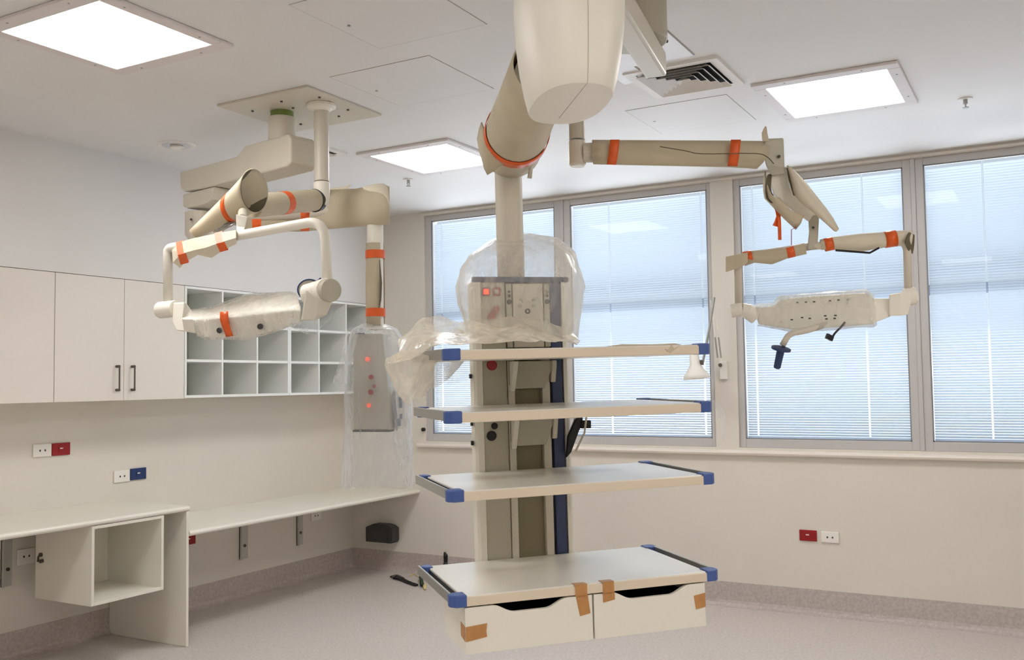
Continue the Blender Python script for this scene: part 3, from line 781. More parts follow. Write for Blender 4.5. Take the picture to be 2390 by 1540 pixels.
# ================================================================== RIGHT SURGICAL LAMP
def lamp_hub(k, a, b, r): cyl(k, a, b, r, 30)
J0 = at(1348, 385, 3.5); J1 = at(1348, 290, 3.5); jx = J0.xy
rl = thing('surgical_lamp', 'surgical lamp wrapped in plastic hanging in front of the windows on the right', 'surgical lamp', (jx.x, jx.y, HC))
k = B(); cyl(k, (jx.x, jx.y, J1.z - .055), (jx.x, jx.y, HC - .001), .029, 30); obj('ceiling_tube', k, 'eqg', rl)
k = B(); cyl(k, (jx.x, jx.y, J0.z), (jx.x, jx.y, J1.z - .06), .031, 30); jn = obj('joint', k, 'eq', rl, bevel=.004)
k = B(); cyl(k, (jx.x, jx.y, J0.z - .006), (jx.x, jx.y, J0.z), .026, 30); obj('joint_cap', k, 'white', jn)
dA = 3.5; dB_ = 3.62
k = B(); tube(k, [at(1360, 357, dA), at(1392, 356, dA)], .036, 24); obj('arm_collar', k, 'eq', rl)
k = B(); grid(k, [[(1382, 327, 3.47), (1500, 328, 3.5), (1700, 329, 3.55), (1795, 330, 3.58)], [(1382, 355, 3.45), (1500, 358, 3.47), (1700, 360, 3.52), (1795, 360, 3.55)], [(1384, 381, 3.47), (1500, 384, 3.5), (1700, 388, 3.55), (1768, 392, 3.58)],
                      [(1386, 376, 3.54), (1500, 378, 3.56), (1700, 382, 3.6), (1768, 386, 3.64)], [(1384, 335, 3.54), (1500, 336, 3.56), (1700, 336, 3.6), (1795, 338, 3.64)], [(1382, 327, 3.471), (1500, 328, 3.501), (1700, 329, 3.551), (1795, 330, 3.581)]])
as_ = obj('cardboard_sleeve', k, 'card', rl, solid=.003, smooth=True)
k = B(); tube(k, smooth_path([at(1540, 342, 3.458), at(1600, 352, 3.462), at(1640, 359, 3.468), at(1760, 358, 3.50), at(1790, 366, 3.53), at(1806, 382, 3.56)], 5), .0018, 6); obj('sleeve_seam', k, 'card_shade_seam', as_)
for x0, x1 in ((1424, 1446), (1706, 1729)):
    k = B(); dd = -.008 + (.0 if x0 < 1500 else .06)
    grid(k, [[(x0, 326, 3.465 + dd), (x1, 326, 3.465 + dd)], [(x0 - 3, 355, 3.455 + dd), (x1 - 3, 356, 3.455 + dd)], [(x0 - 8, 384 + dd * 60, 3.465 + dd), (x1 - 8, 385 + dd * 60, 3.465 + dd)]]); obj('orange_tape', k, 'tape', as_, solid=.002, smooth=True)
# elbow block
k = B(); loft(k, [[at(x_, y_, d_) for x_, y_, d_ in r_] for r_ in (
    [(1786, 324, 3.56), (1829, 322, 3.58), (1829, 322, 3.66), (1786, 324, 3.64)],
    [(1780, 350, 3.56), (1830, 350, 3.58), (1830, 350, 3.66), (1780, 350, 3.64)],
    [(1788, 385, 3.56), (1831, 390, 3.57), (1831, 390, 3.66), (1788, 388, 3.64)],
    [(1800, 410, 3.54), (1834, 405, 3.56), (1834, 405, 3.65), (1800, 410, 3.63)])]); eb = obj('elbow', k, 'eqg', rl, bevel=.006)
k = B(); cyl(k, at(1818, 365, 3.56), at(1818, 365, 3.575), .006, 12); obj('screw', k, 'char', eb)
k = B(); grid(k, [[(1780, 330, 3.55), (1795, 330, 3.55)], [(1778, 310, 3.55), (1791, 312, 3.55)], [(1786, 294, 3.55), (1789, 297, 3.55)]]); obj('sleeve_tip', k, 'card', as_, solid=.004)
# spring arm going down to the bracket
s0, s1 = at(1818, 415, 3.60), at(1903, 515, 3.66)
k = B(); loft(k, [[at(x_, y_, d_) for x_, y_, d_ in r_] for r_ in (
    [(1800, 400, 3.57), (1842, 398, 3.59), (1842, 398, 3.66), (1800, 400, 3.64)],
    [(1798, 430, 3.57), (1842, 428, 3.60), (1842, 428, 3.67), (1798, 430, 3.65)],
    [(1806, 455, 3.57), (1850, 450, 3.60), (1850, 450, 3.67), (1806, 455, 3.65)],
    [(1850, 492, 3.60), (1885, 478, 3.62), (1885, 478, 3.68), (1850, 492, 3.66)],
    [(1888, 518, 3.63), (1912, 508, 3.64), (1912, 508, 3.69), (1888, 518, 3.68)])]); obj('spring_arm', k, 'eql', rl, bevel=.006)
k = B(); grid(k, [[(1786, 400, 3.60), (1790, 430, 3.55), (1802, 455, 3.52), (1820, 462, 3.54)], [(1782, 425, 3.62), (1788, 450, 3.56), (1806, 472, 3.53), (1845, 490, 3.55)], [(1785, 462, 3.64), (1800, 478, 3.58), (1835, 510, 3.56), (1868, 500, 3.57)], [(1806, 478, 3.65), (1825, 495, 3.6), (1857, 536, 3.58), (1876, 502, 3.58)]]); obj('cardboard_sleeve', k, 'card', rl, solid=.004, smooth=True)
k = B(); grid(k, [[(1838, 386, 3.56), (1846, 392, 3.55), (1860, 405, 3.60)], [(1850, 430, 3.56), (1862, 428, 3.53), (1885, 432, 3.60)], [(1856, 455, 3.58), (1872, 462, 3.53), (1905, 458, 3.60)], [(1880, 480, 3.60), (1898, 488, 3.54), (1928, 487, 3.60)], [(1912, 505, 3.62), (1925, 516, 3.57), (1944, 510, 3.60)], [(1945, 536, 3.62), (1952, 540, 3.60), (1957, 534, 3.60)]]); obj('foam_sleeve', k, 'cardl', rl, solid=.005, smooth=True)
k = B(); grid(k, [[(1836, 392, 3.585), (1842, 390, 3.575), (1850, 396, 3.56)], [(1842, 425, 3.59), (1850, 425, 3.58), (1860, 426, 3.55)], [(1852, 456, 3.59), (1860, 458, 3.58), (1868, 460, 3.56)]]); obj('sleeve_shade', k, 'card_shade_seam', rl, solid=.002)  # dark sheet paints the shade inside the sleeve, right of the spring arm
k = B(); grid(k, [[(1792, 408, 3.56), (1796, 406, 3.56), (1802, 404, 3.565)], [(1786, 432, 3.545), (1792, 434, 3.55), (1799, 436, 3.562)], [(1788, 462, 3.54), (1798, 462, 3.545), (1808, 460, 3.555)], [(1800, 474, 3.54), (1820, 476, 3.55), (1846, 492, 3.57)]]); obj('sleeve_shade', k, 'card_shade_seam', rl, solid=.002)  # dark sheet paints the shade inside the sleeve, left of the spring arm
for rb in ([(1806, 482), (1820, 482), (1812, 504), (1822, 506), (1803, 526), (1816, 530)], [(1812, 486), (1820, 486), (1815, 520), (1823, 520), (1816, 560), (1824, 560)]):
    k = B(); grid(k, [[(rb[0][0], rb[0][1], 3.57), (rb[1][0], rb[1][1], 3.57)], [(rb[2][0], rb[2][1], 3.56), (rb[3][0], rb[3][1], 3.57)], [(rb[4][0], rb[4][1], 3.57), (rb[5][0], rb[5][1], 3.57)]]); obj('orange_ribbon', k, 'tape', rl, solid=.001)
k = B(); tube(k, [at(1859, 530, 3.57), at(1847, 536, 3.57), at(1847, 572, 3.6)], .0015, 6); obj('string', k, 'redp', rl)
# hanging bracket
k = B(); loft(k, [[at(x_, y_, d_) for x_, y_, d_ in r_] for r_ in (
    [(1886, 503, 3.63), (1912, 500, 3.63), (1912, 500, 3.68), (1886, 503, 3.68)], [(1888, 540, 3.63), (1910, 540, 3.63), (1910, 540, 3.67), (1888, 540, 3.67)], [(1884, 583, 3.63), (1908, 582, 3.63), (1908, 582, 3.67), (1884, 583, 3.67)])])
hb = obj('hanging_bracket', k, 'eqg', rl, bevel=.005)
k = B(); cyl(k, at(1898, 531, 3.622), at(1898, 531, 3.63), .005, 10); obj('screw', k, 'char', hb)
# yoke
def dl(px_): return 3.72 - (px_ - 1700) / 420 * 0.16
yk = [at(1724, 715, dl(1724)), at(1722, 612, dl(1722)), at(1740, 598, dl(1740)), at(1890, 575, dl(1890)), at(2098, 556, dl(2098)), at(2117, 575, dl(2117)), at(2120, 688, dl(2120))]
k = B(); tube(k, bent(yk, .04, 6), [.0125] * 100 if False else .0145, 20); yo = obj('yoke', k, 'eq', rl, smooth=True)
def sleeve_px(lst, m_, par, nm, n=18, solid=.004):
    """tube sleeve through (px, py, radius_px, depth) stations"""
    P = [at(a, b, d) for a, b, r_, d in lst]; rr = [r_ / F_PX * d for a, b, r_, d in lst]
    k = B(); tube(k, P, rr, n, cap=False); return obj(nm, k, m_, par, solid=solid, smooth=True)
lsl = sleeve_px([(1735, 605, 15, 3.70), (1760, 599, 13, 3.69), (1800, 599, 17, 3.68), (1835, 590, 12, 3.67), (1880, 580, 12, 3.65)], 'card', rl, 'cardboard_sleeve')
k = B(); loft(k, [[at(x_, y_, d_) for x_, y_, d_ in r_] for r_ in (
    [(1694, 600, 3.68), (1694, 634, 3.68), (1694, 634, 3.76), (1694, 600, 3.76)], [(1733, 592, 3.67), (1731, 622, 3.67), (1731, 622, 3.75), (1733, 592, 3.75)], [(1745, 590, 3.67), (1745, 612, 3.67), (1745, 612, 3.74), (1745, 590, 3.74)])], cap=False)
obj('corner_sleeve', k, 'card', rl, solid=.004, bevel=0)
rsl = sleeve_px([(1915, 571, 11, 3.64), (1945, 568, 14, 3.63), (2010, 566, 20, 3.61), (2060, 560, 17, 3.59), (2100, 556, 17, 3.58), (2127, 558, 19, 3.57)], 'cardl', rl, 'foam_sleeve')
k = B(); tube(k, [at(1950, 584, 3.6), at(2030, 590, 3.58), at(2052, 578, 3.56)], .004, 8); obj('black_strap', k, 'black', rsl)
k = B(); grid(k, [[(2122, 542, 3.54), (2134, 548, 3.56)], [(2112, 565, 3.53), (2133, 572, 3.56)], [(2122, 588, 3.55), (2130, 592, 3.56)]]); obj('flared_end', k, 'card_shade_seam', rsl, solid=.003)
for (x_, y_, r_, d_, par, w2) in ((1745, 600, 14, 3.693, lsl, 20), (1845, 588, 13, 3.665, lsl, 18), (1934, 570, 15, 3.632, rsl, 20), (2078, 558, 18.5, 3.585, rsl, 27)):
    sleeve_px([(x_ - w2 / 2, y_ + 2, r_, d_ + .003), (x_ + w2 / 2, y_ - 2, r_, d_ - .003)], 'tape', par, 'orange_tape', solid=.002)
# lamp head
def dh(px_): return 3.70 - (px_ - 1716) / 404 * 0.17
k = B(); cyl(k, at(1706, 726, 3.70), at(1733, 722, 3.69), .026, 26); tube(k, [at(1730, 722, 3.69), at(1745, 726, 3.69), at(1765, 740, 3.69)], [.026, .03, .03], 20)
obj('left_pivot', k, 'eql', rl, smooth=False, bevel=.003)
k = B(); loft(k, [[at(x_, y_, d_) for x_, y_, d_ in r_] for r_ in (
    [(2075, 687, 3.53), (2075, 737, 3.53), (2075, 737, 3.62), (2075, 687, 3.62)], [(2100, 683, 3.52), (2100, 737, 3.52), (2100, 737, 3.62), (2100, 683, 3.62)], [(2132, 680, 3.52), (2120, 734, 3.52), (2120, 734, 3.61), (2132, 680, 3.61)])])
cyl(k, at(2110, 694, 3.56), at(2138, 690, 3.555), .034, 26)
obj('right_pivot', k, 'eql', rl, bevel=.005)
HB = [
    [(1762, 716, 3.68), (1770, 756, 3.66), (1768, 752, 3.76), (1762, 720, 3.76)],
    [(1806, 716, 3.66), (1812, 764, 3.63), (1808, 752, 3.80), (1806, 712, 3.78)],
    [(1823, 698, 3.66), (1848, 769, 3.60), (1840, 756, 3.80), (1823, 698, 3.78)],
    [(1900, 691, 3.63), (1920, 766, 3.56), (1915, 752, 3.77), (1900, 690, 3.75)],
    [(2022, 683, 3.58), (2036, 757, 3.52), (2030, 742, 3.72), (2022, 683, 3.70)],
    [(2040, 696, 3.56), (2045, 752, 3.52), (2042, 742, 3.68), (2040, 696, 3.66)],
    [(2078, 696, 3.55), (2080, 738, 3.54), (2080, 734, 3.62), (2078, 700, 3.62)]]
k = B(); loft(k, [[at(*p) for p in r_] for r_ in HB]); lh = obj('lamp_head', k, 'eql', rl, bevel=.006)
for x_, y_ in ((1861, 706), (1881, 705), (1900, 704), (1937, 702), (1957, 700), (1979, 699), (1848, 746), (1872, 741), (1890, 743), (1926, 737), (1950, 736), (1929, 744), (1948, 743)):
    f_ = (x_ - 1823) / 200; dd = 3.655 - f_ * .08 - (.055 if y_ > 720 else .012) - .004
    k = B(); oblong(k, at(x_, y_, dd), RT * .0042, UP * .0026, FW * .002); obj('control_button', k, 'char', lh)
hd_ = at(1940, 752, 3.60)
k = B(); tube(k, bent([at(1945, 752, 3.58), at(1880, 772, 3.56), at(1842, 778, 3.56), at(1826, 806, 3.56)], .05, 8), .0115, 16); obj('handle_arm', k, 'eq', rl, smooth=True)
ha, hb_ = at(1824, 809, 3.56), at(1813, 860, 3.58); hx = (hb_ - ha).normalized()
k = B(); tube(k, [ha, ha + hx * .004, ha + hx * .012, ha + hx * .016], [.020, .036, .036, .018], 30)
tube(k, [ha + hx * .012, hb_ - hx * .004, hb_], [.0145, .013, .009], 24); obj('handle', k, 'hand', rl, bevel=.001, label='dark blue sterile handle with a round guard')
k = B(); tube(k, smooth_path([at(1972, 752, 3.55), at(1962, 764, 3.54), at(1950, 776, 3.53), at(1943, 786, 3.53)], 4), .004, 8); oblong(k, at(1936, 787, 3.53), (RT * .8 - UP * .4) * .014, (UP * .8 + RT * .3) * .011, FW * .01); obj('plug', k, 'black', rl)

# ================================================================== CEILING PLATE + LEFT LAMP + LEFT PENDANT
t = thing('ceiling_mount_plate', 'square cream mounting plate on the ceiling above the left lamp and pendant', 'ceiling plate', (2.01, -2.9, HC))
obj('plate', bx(1.70, 2.315, -3.205, -2.605, HC - 0.012, HC - .0005), 'eq', t, bevel=.002)
for x_, y_ in ((1.80, -3.05), (2.05, -3.1), (2.08, -2.86), (1.84, -2.72), (2.12, -2.73), (2.26, -3.05), (2.24, -2.8), (2.0, -2.68), (2.02, -2.98)):
    k = B(); cyl(k, (x_, y_, HC - .018), (x_, y_, HC - .012), .007, 10); obj('bolt', k, 'dsteel', t)

ll = thing('surgical_lamp', 'surgical lamp wrapped in plastic hanging at the left in front of the cubbies', 'surgical lamp', (2.184, -2.947, HC - .012))
k = B(); tube(k, [(2.184, -2.947, HC - .013), (2.184, -2.947, HC - .03), (2.184, -2.947, HC - .035), (2.184, -2.947, HC - .05)], [.075, .075, .055, .045], 36); obj('ceiling_flange', k, 'eql', ll, bevel=.003)
z1_ = at(750, 425, 4.99).z; z0_ = at(750, 483, 4.99).z
k = B(); cyl(k, (2.184, -2.947, z1_), (2.184, -2.947, HC - .04), .038, 36); obj('ceiling_tube', k, 'eq', ll)
k = B(); cyl(k, (2.184, -2.947, z0_), (2.184, -2.947, z1_ - .003), .041, 36); obj('joint', k, 'eql', ll, bevel=.008)
c_ = at(737, 468, 4.96)
k = B(); tube(k, [at(744, 468, 4.97), at(734, 468, 4.94)], [.054, .060], 30); obj('dark_collar', k, 'black', ll)
a0, a1 = at(734, 467, 4.94), at(590, 480, 4.5)
k = B(); tube(k, [a0, a1], [.056, .056], 30); ua = obj('cardboard_sleeve', k, 'card', ll, smooth=False, bevel=.003)
k = B(); band(k, a0, a1, .0575, .045, .52); obj('orange_tape', k, 'tape', ua)
# spring arm inside the flared sleeve
k = B(); tube(k, [at(600, 455, 4.48), at(540, 510, 4.42), at(500, 540, 4.38)], [.03, .03, .02], 18); obj('spring_arm', k, 'eqg', ll)
e0, e1 = at(594, 445, 4.36), at(452, 546, 4.26)
ax_ = (e1 - e0).normalized()
k = B(); rings = []
sd = Vector(RT); 
V0, H0 = UP * .099, (FW * .88 + RT * .46) * .090
V1, H1 = (UP * .66 - RT * .75) * .02 * -1, FW * .03
V1 = (UP * .75 - RT * .66) * .022
for t_ in (0, .08, .2, .35, .5, .65, .8, 1.0):
    c = e0.lerp(e1, t_); q = min(1, t_ * 1.0) ** .8
    V = V0.lerp(V1, q); H = H0.lerp(H1, q)
    rings.append([c + V * math.sin(2 * math.pi * j / 36) + H * math.cos(2 * math.pi * j / 36) for j in range(36)])
loft(k, rings, cap=False); shade_lining = [[(p - sum(rg_, Vector()) / 36) * .96 + sum(rg_, Vector()) / 36 for p in rg_] for rg_ in rings[:6]]
cn = obj('flared_sleeve', k, 'card', ll, solid=.004, smooth=True, label='flared cardboard sleeve, open at its wide end')
k = B(); loft(k, [[(p - sum(rg_, Vector()) / 36) * 1.03 + sum(rg_, Vector()) / 36 for p in rg_] for rg_ in (rings[3], [a.lerp(b, .55) for a, b in zip(rings[3], rings[4])])], cap=False); obj('orange_tape', k, 'tape', cn, solid=.002, smooth=True)
k = B(); loft(k, shade_lining, cap=False); obj('sleeve_shade', k, 'card_shade_seam', cn, smooth=True)  # inner skin coloured darker to paint the shade inside the cone
k = B()
for q in range(4): tube(k, smooth_path([at(492 + q * 9, 540 - q * 3, 4.33), at(505 + q * 10, 522 + q * 2, 4.3), at(520 + q * 10, 528 - q * 2, 4.31), at(545 + q * 6, 515 + q * 4, 4.33)], 4), .005, 8)
obj('cables', k, 'steel', ll)
# bracket down to yoke
k = B(); loft(k, [[at(x_, y_, d_) for x_, y_, d_ in r_] for r_ in (
    [(551, 500, 4.06), (578, 506, 4.08), (578, 506, 4.13), (551, 500, 4.12)], [(552, 528, 4.06), (572, 530, 4.06), (572, 530, 4.11), (552, 528, 4.11)], [(552, 560, 4.03), (566, 556, 4.03), (566, 556, 4.08), (552, 560, 4.08)])])
obj('hanging_bracket', k, 'eql', ll, bevel=.004)
k = B(); tube(k, [at(566, 510, 4.12), at(566, 494, 4.32)], .02, 16); obj('bracket_pin', k, 'eqg', ll)
yk = [at(392, 712, 4.22), at(392, 580, 4.22), at(560, 545, 4.05), at(742, 517, 3.86), at(765, 560, 3.84), at(765, 664, 3.84)]
k = B(); tube(k, bent([yk[0], yk[1], yk[2]], .02, 5)[:-1] + bent([yk[2], at(757, 514, 3.85), yk[5]], .085, 10)[1:], .0205, 24); obj('yoke', k, 'eql', ll, smooth=True)
# sleeve on the left half of the yoke
ST = [(398, 600, 4.22, 12, 22), (425, 590, 4.19, 18, 30), (455, 582, 4.16, 22, 26), (490, 573, 4.12, 24, 34), (520, 562, 4.09, 18, 26), (550, 553, 4.06, 15, 18)]
SEC = [
    [(402, 584, 4.18), (404, 612, 4.17), (420, 625, 4.20), (415, 600, 4.27), (406, 582, 4.26)],
    [(420, 566, 4.15), (424, 592, 4.12), (430, 612, 4.15), (430, 600, 4.24), (424, 566, 4.24)],
    [(445, 558, 4.12), (452, 584, 4.09), (462, 594, 4.12), (460, 585, 4.21), (448, 558, 4.21)],
    [(478, 551, 4.08), (480, 578, 4.05), (494, 601, 4.08), (496, 590, 4.18), (480, 551, 4.18)],
    [(510, 544, 4.06), (514, 566, 4.03), (522, 583, 4.05), (522, 575, 4.15), (512, 544, 4.15)],
    [(551, 537, 4.02), (551, 555, 4.0), (552, 568, 4.02), (552, 562, 4.1), (551, 537, 4.1)]]
k = B(); loft(k, [[at(*p) for p in r_] for r_ in SEC], cap=False); ys = obj('foam_sleeve', k, 'cardl', ll, solid=.003, bevel=0)
for i, xs in ((1, (-9, 10)), (4, (-9, 10))):
    k = B(); s_ = SEC[i]; c = sum((at(*p) for p in s_), Vector()) / 5
    rg = []
    for dx in xs:
        sh_ = at(s_[0][0] + dx, s_[0][1] - dx * .25, s_[0][2]) - at(*s_[0])
        rg.append([(at(*p) - c) * 1.12 + c + sh_ for p in s_])
    loft(k, rg, cap=False); obj('orange_tape', k, 'tape', ys, solid=.002)
# left pivot and cheek
k = B(); cyl(k, at(372, 724, 4.23), at(410, 720, 4.19), .037, 28); obj('left_pivot', k, 'eql', ll, bevel=.006)
k = B(); cyl(k, at(379, 722, 4.185), at(379, 722, 4.195), .006, 10); obj('screw', k, 'char', ll)
k = B(); loft(k, [[at(x_, y_, d_) for x_, y_, d_ in r_] for r_ in (
    [(405, 706, 4.17), (402, 752, 4.15), (402, 748, 4.25), (405, 706, 4.25)], [(430, 706, 4.13), (412, 772, 4.12), (414, 765, 4.28), (432, 704, 4.28)],
    [(424, 744, 4.08), (432, 774, 4.1), (440, 768, 4.28), (448, 724, 4.27)], [(452, 744, 4.07), (458, 778, 4.09), (468, 770, 4.26), (470, 722, 4.26)])]); obj('left_cheek', k, 'eql', ll, bevel=.005)
HL = [
    [(449, 746, 4.06), (462, 782, 4.08), (470, 772, 4.24), (447, 725, 4.26)],
    [(490, 743, 4.03), (480, 788, 4.05), (490, 778, 4.24), (492, 720, 4.25)],
    [(549, 738, 3.98), (571, 788, 4.00), (575, 776, 4.18), (540, 704, 4.2)],
    [(605, 732, 3.93), (620, 778, 3.95), (622, 768, 4.13), (582, 690, 4.15)],
    [(659, 726, 3.88), (670, 760, 3.90), (672, 752, 4.08), (640, 687, 4.1)],
    [(703, 722, 3.84), (700, 752, 3.86), (702, 746, 4.04), (692, 686, 4.06)]]
k = B(); loft(k, [[at(*p) for p in r_] for r_ in HL]); lh = obj('lamp_head', k, 'eql', ll, bevel=.006)
for x_, y_, dd in ((512, 771, 4.02), (607, 762, 3.935)):
    k = B(); cyl(k, at(x_, y_, dd - .012), at(x_, y_, dd + .01), .012, 16); obj('bolt', k, 'char', lh)
k = B(); grid(k, [[(514, 728, 3.99), (532, 726, 3.98)], [(514, 748, 3.985), (534, 750, 3.975)], [(522, 770, 3.99), (538, 768, 3.98)], [(528, 786, 4.0), (544, 784, 3.99)]]); obj('orange_tape', k, 'tape', ll, solid=.003, smooth=True)
k = B(); loft(k, [[at(x_, y_, d_) for x_, y_, d_ in r_] for r_ in (
    [(714, 676, 3.80), (703, 749, 3.80), (703, 745, 3.95), (714, 672, 3.95)], [(745, 700, 3.78), (735, 748, 3.78), (735, 742, 3.92), (745, 680, 3.92)], [(778, 700, 3.78), (762, 736, 3.78), (762, 730, 3.9), (778, 690, 3.9)])]); obj('right_cheek', k, 'eq', ll, bevel=.006)
k = B(); cyl(k, at(716, 690, 3.86), at(750, 680, 3.83), .046, 30); cyl(k, at(752, 680, 3.83), at(764, 678, 3.80), .049, 32); rp = obj('right_pivot', k, 'eql', ll, bevel=.004)
k = B(); cyl(k, at(764, 678, 3.80), at(774, 677, 3.775), .046, 32); obj('pivot_cap', k, 'eqg', rp, bevel=.003)
k = B(); cyl(k, at(750, 677, 3.775), at(750, 677, 3.79), .006, 10); obj('screw', k, 'char', rp)
# handle guard peeping over the head
k = B(); rings = []
gc = at(722, 676, 4.0)
ringp = [gc + (RT * math.cos(j * .2618) * .048 + UP * math.sin(j * .2618) * .042) for j in range(25)]
tube(k, ringp, .004, 8, cap=False); hg = obj('handle_guard', k, 'hand', ll, smooth=True)
k = B(); tube(k, [gc - FW * .002, gc + FW * .002], [.046, .046], 24); obj('guard_disc', k, 'eqg', ll)
k = B(); prism(k, [(730, 666), (750, 647), (753, 650), (748, 660)], (0, 0, 0), (0, 0, 0), (0, 0, 0), (0, 0, 0)) if False else loft(k, [[at(728, 664, 3.99), at(734, 668, 3.99), at(734, 668, 4.01), at(728, 664, 4.01)], [at(748, 647, 3.97), at(753, 656, 3.97), at(753, 656, 4.0), at(748, 647, 4.0)]]); obj('handle_tip', k, 'hand', ll, bevel=.002)

# ---- service pendant
gp = thing('service_pendant', 'cream ceiling service pendant with boxy arm, wrapped column and bagged socket head at left', 'service pendant', (1.93, -2.95, HC - .012))
k = B(); cyl(k, (1.915, -2.95, HC - .045), (1.915, -2.95, HC - .013), .060, 30); obj('green_ring', k, 'green', gp)
k = B(); cyl(k, (1.915, -2.95, 2.90), (1.915, -2.95, HC - .045), .072, 40); obj('mount_drum', k, 'eq', gp, bevel=.003)
bt = 2.845
au = Vector((-.984, .176, 0)); an_ = Vector((.176, .984, 0)) * .17; ao = Vector((2.075, -3.062, 0))
k = B(); prism(k, [(1.0, 2.735), (1.03, 2.76), (1.04, bt + .01), (.47, bt + .01), (.40, bt + .055), (.02, bt + .055), (0, bt + .03), (0, 2.745), (.03, 2.73), (.8, 2.725)], ao, au, (0, 0, 1), an_)
obj('box_arm', k, 'eq', gp, bevel=.012, seg=3)
k = B(); prism(k, [(1.02, 2.724), (1.02, 2.65), (.98, 2.635), (.80, 2.635), (.72, 2.65), (.70, 2.724)], ao + an_ * .06, au, (0, 0, 1), an_ * .9); obj('joint_box', k, 'eq', gp, bevel=.01)
DZ = .37
def atp(x, y, d): return at(x, y, d + DZ * max(0, min(1, (5.6 - d) / .6)))
pj = at(470, 500, 5.62)
k = B(); tube(k, [(pj.x, pj.y, 2.455), (pj.x, pj.y, 2.49), (pj.x, pj.y, 2.62)], [.07, .092, .092], 36); obj('joint', k, 'eq', gp, bevel=.004)
k = B(); cyl(k, at(446, 512, 5.53), at(446, 512, 5.5), .007, 10); obj('screw', k, 'char', gp)
DP = 4.75
w0, w1 = atp(505, 505, 5.5), atp(880, 485, DP)
k = B(); tube(k, [w0, w1], .035, 24); obj('arm', k, 'eq', gp)
k = B(); rings = []
for x_, yt, yb, d_ in ((560, 470, 532, 5.35), (600, 462, 538, 5.27), (700, 452, 540, 5.07), (770, 442, 534, 4.93), (830, 441, 529, 4.83), (870, 434, 526, 4.77), (892, 430, 524, 4.74), (909, 436, 522, 4.72)):
    ring = []
    hh = (yb - yt) / 2; cyy = (yb + yt) / 2
    for j in range(28):
        an = 2 * math.pi * j / 28; c_, s_ = math.cos(an), math.sin(an)
        ring.append(atp(x_, cyy - s_ * hh, d_ - .1 * math.copysign(abs(c_) ** .7, c_)))
    rings.append(ring)
loft(k, rings, cap=False); ws = obj('cardboard_sleeve', k, 'card', gp, solid=.004, smooth=True)
k = B(); grid(k, [[(770, 442, 4.80), (800, 441, 4.8), (812, 440, 4.8)], [(772, 440, 4.84), (800, 436, 4.84), (818, 431, 4.84)]]); obj('sleeve_flap', k, 'cardl', ws, solid=.003)
k = B(); grid(k, [[(846, 438, 4.70), (872, 431, 4.68), (896, 430, 4.68), (905, 440, 4.67)], [(850, 442, 4.67), (875, 440, 4.65), (897, 447, 4.645), (907, 462, 4.64)], [(862, 447, 4.66), (885, 450, 4.64), (902, 462, 4.635), (911, 486, 4.63)]], ups=2); obj('foam_cap', k, 'cardl', ws, solid=.006, smooth=True)
for x_, y0, y1, d_ in ((599, 511, 538, 5.15), (712, 496, 512, 4.95), (712, 530, 539, 4.97)):
    k = B(); grid(k, [[(x_ - 11, y0, d_), (x_ + 11, y0, d_ - .02)], [(x_ - 10, (y0 + y1) / 2, d_), (x_ + 10, (y0 + y1) / 2, d_ - .02)], [(x_ - 10, y1, d_ + .02), (x_ + 10, y1, d_)]]); obj('orange_tape', k, 'tape', ws, solid=.003)
pt, pb = atp(878, 500, DP), atp(874, 775, DP)
zt_, zb_ = pt.z, atp(876, 770, DP).z; pc = atp(876, 640, DP)
k = B(); cyl(k, (pc.x, pc.y, zb_), (pc.x, pc.y, zt_), .0432, 36); obj('column', k, 'eql', gp)
za, zb2 = atp(876, 568, DP).z, atp(876, 762, DP).z
k = B(); tube(k, [(pc.x, pc.y, za), (pc.x, pc.y, (za + zb2) / 2), (pc.x, pc.y, zb2)], [.047, .0505, .048], 30, arc=(138, 430), up=Vector((1, 0, 0))); cs = obj('cardboard_sleeve', k, 'card', gp, solid=.003, smooth=True)
for yy in (594, 730):
    z_ = atp(876, yy, DP).z
    k = B(); tube(k, [(pc.x, pc.y, z_ - .022), (pc.x, pc.y, z_ + .022)], [.0515, .0515], 36, cap=False); obj('orange_tape', k, 'tape', cs, solid=.002)
k = B(); tube(k, [atp(886, 606, 4.695), atp(889, 660, 4.695), atp(888, 700, 4.695), atp(884, 722, 4.695)], [.003, .011, .008, .003], 8, squash=.3); obj('sleeve_slit', k, 'card_shade_seam', cs)
# pendant head
k = B(); loft(k, [[atp(x_, y_, d_) for x_, y_, d_ in r_] for r_ in (
    [(823, 778, 4.68), (893, 778, 4.68), (912, 778, 4.85), (845, 778, 4.9)], [(824, 880, 4.68), (903, 880, 4.68), (922, 880, 4.85), (845, 880, 4.9)], [(825, 1004, 4.68), (910, 1004, 4.68), (930, 1000, 4.85), (845, 1000, 4.9)])])
ph = obj('socket_head', k, 'eqg', gp, bevel=.006)
k = B(); loft(k, [[atp(x_, y_, d_) for x_, y_, d_ in r_] for r_ in ([(823, 1003, 4.675), (910, 1003, 4.675), (928, 1000, 4.86), (845, 1000, 4.9)], [(823, 1008, 4.675), (910, 1008, 4.675), (928, 1004, 4.86), (845, 1004, 4.9)])]); obj('base_edge', k, 'char', ph)
k = B(); oblong(k, atp(840, 778, 4.67), RT * .024, UP * .004, FW * .01); obj('top_edge', k, 'char', ph)
for x_, y_, r_, m_ in ((858, 838, .013, 'glow2'), (866, 880, .013, 'redp'), (873, 901, .009, 'redp'), (865, 915, .014, 'redp'), (861, 946, .012, 'glow2')):
    k = B(); cyl(k, atp(x_, y_, 4.662), atp(x_, y_, 4.685), r_, 20); obj('red_socket', k, m_, ph)
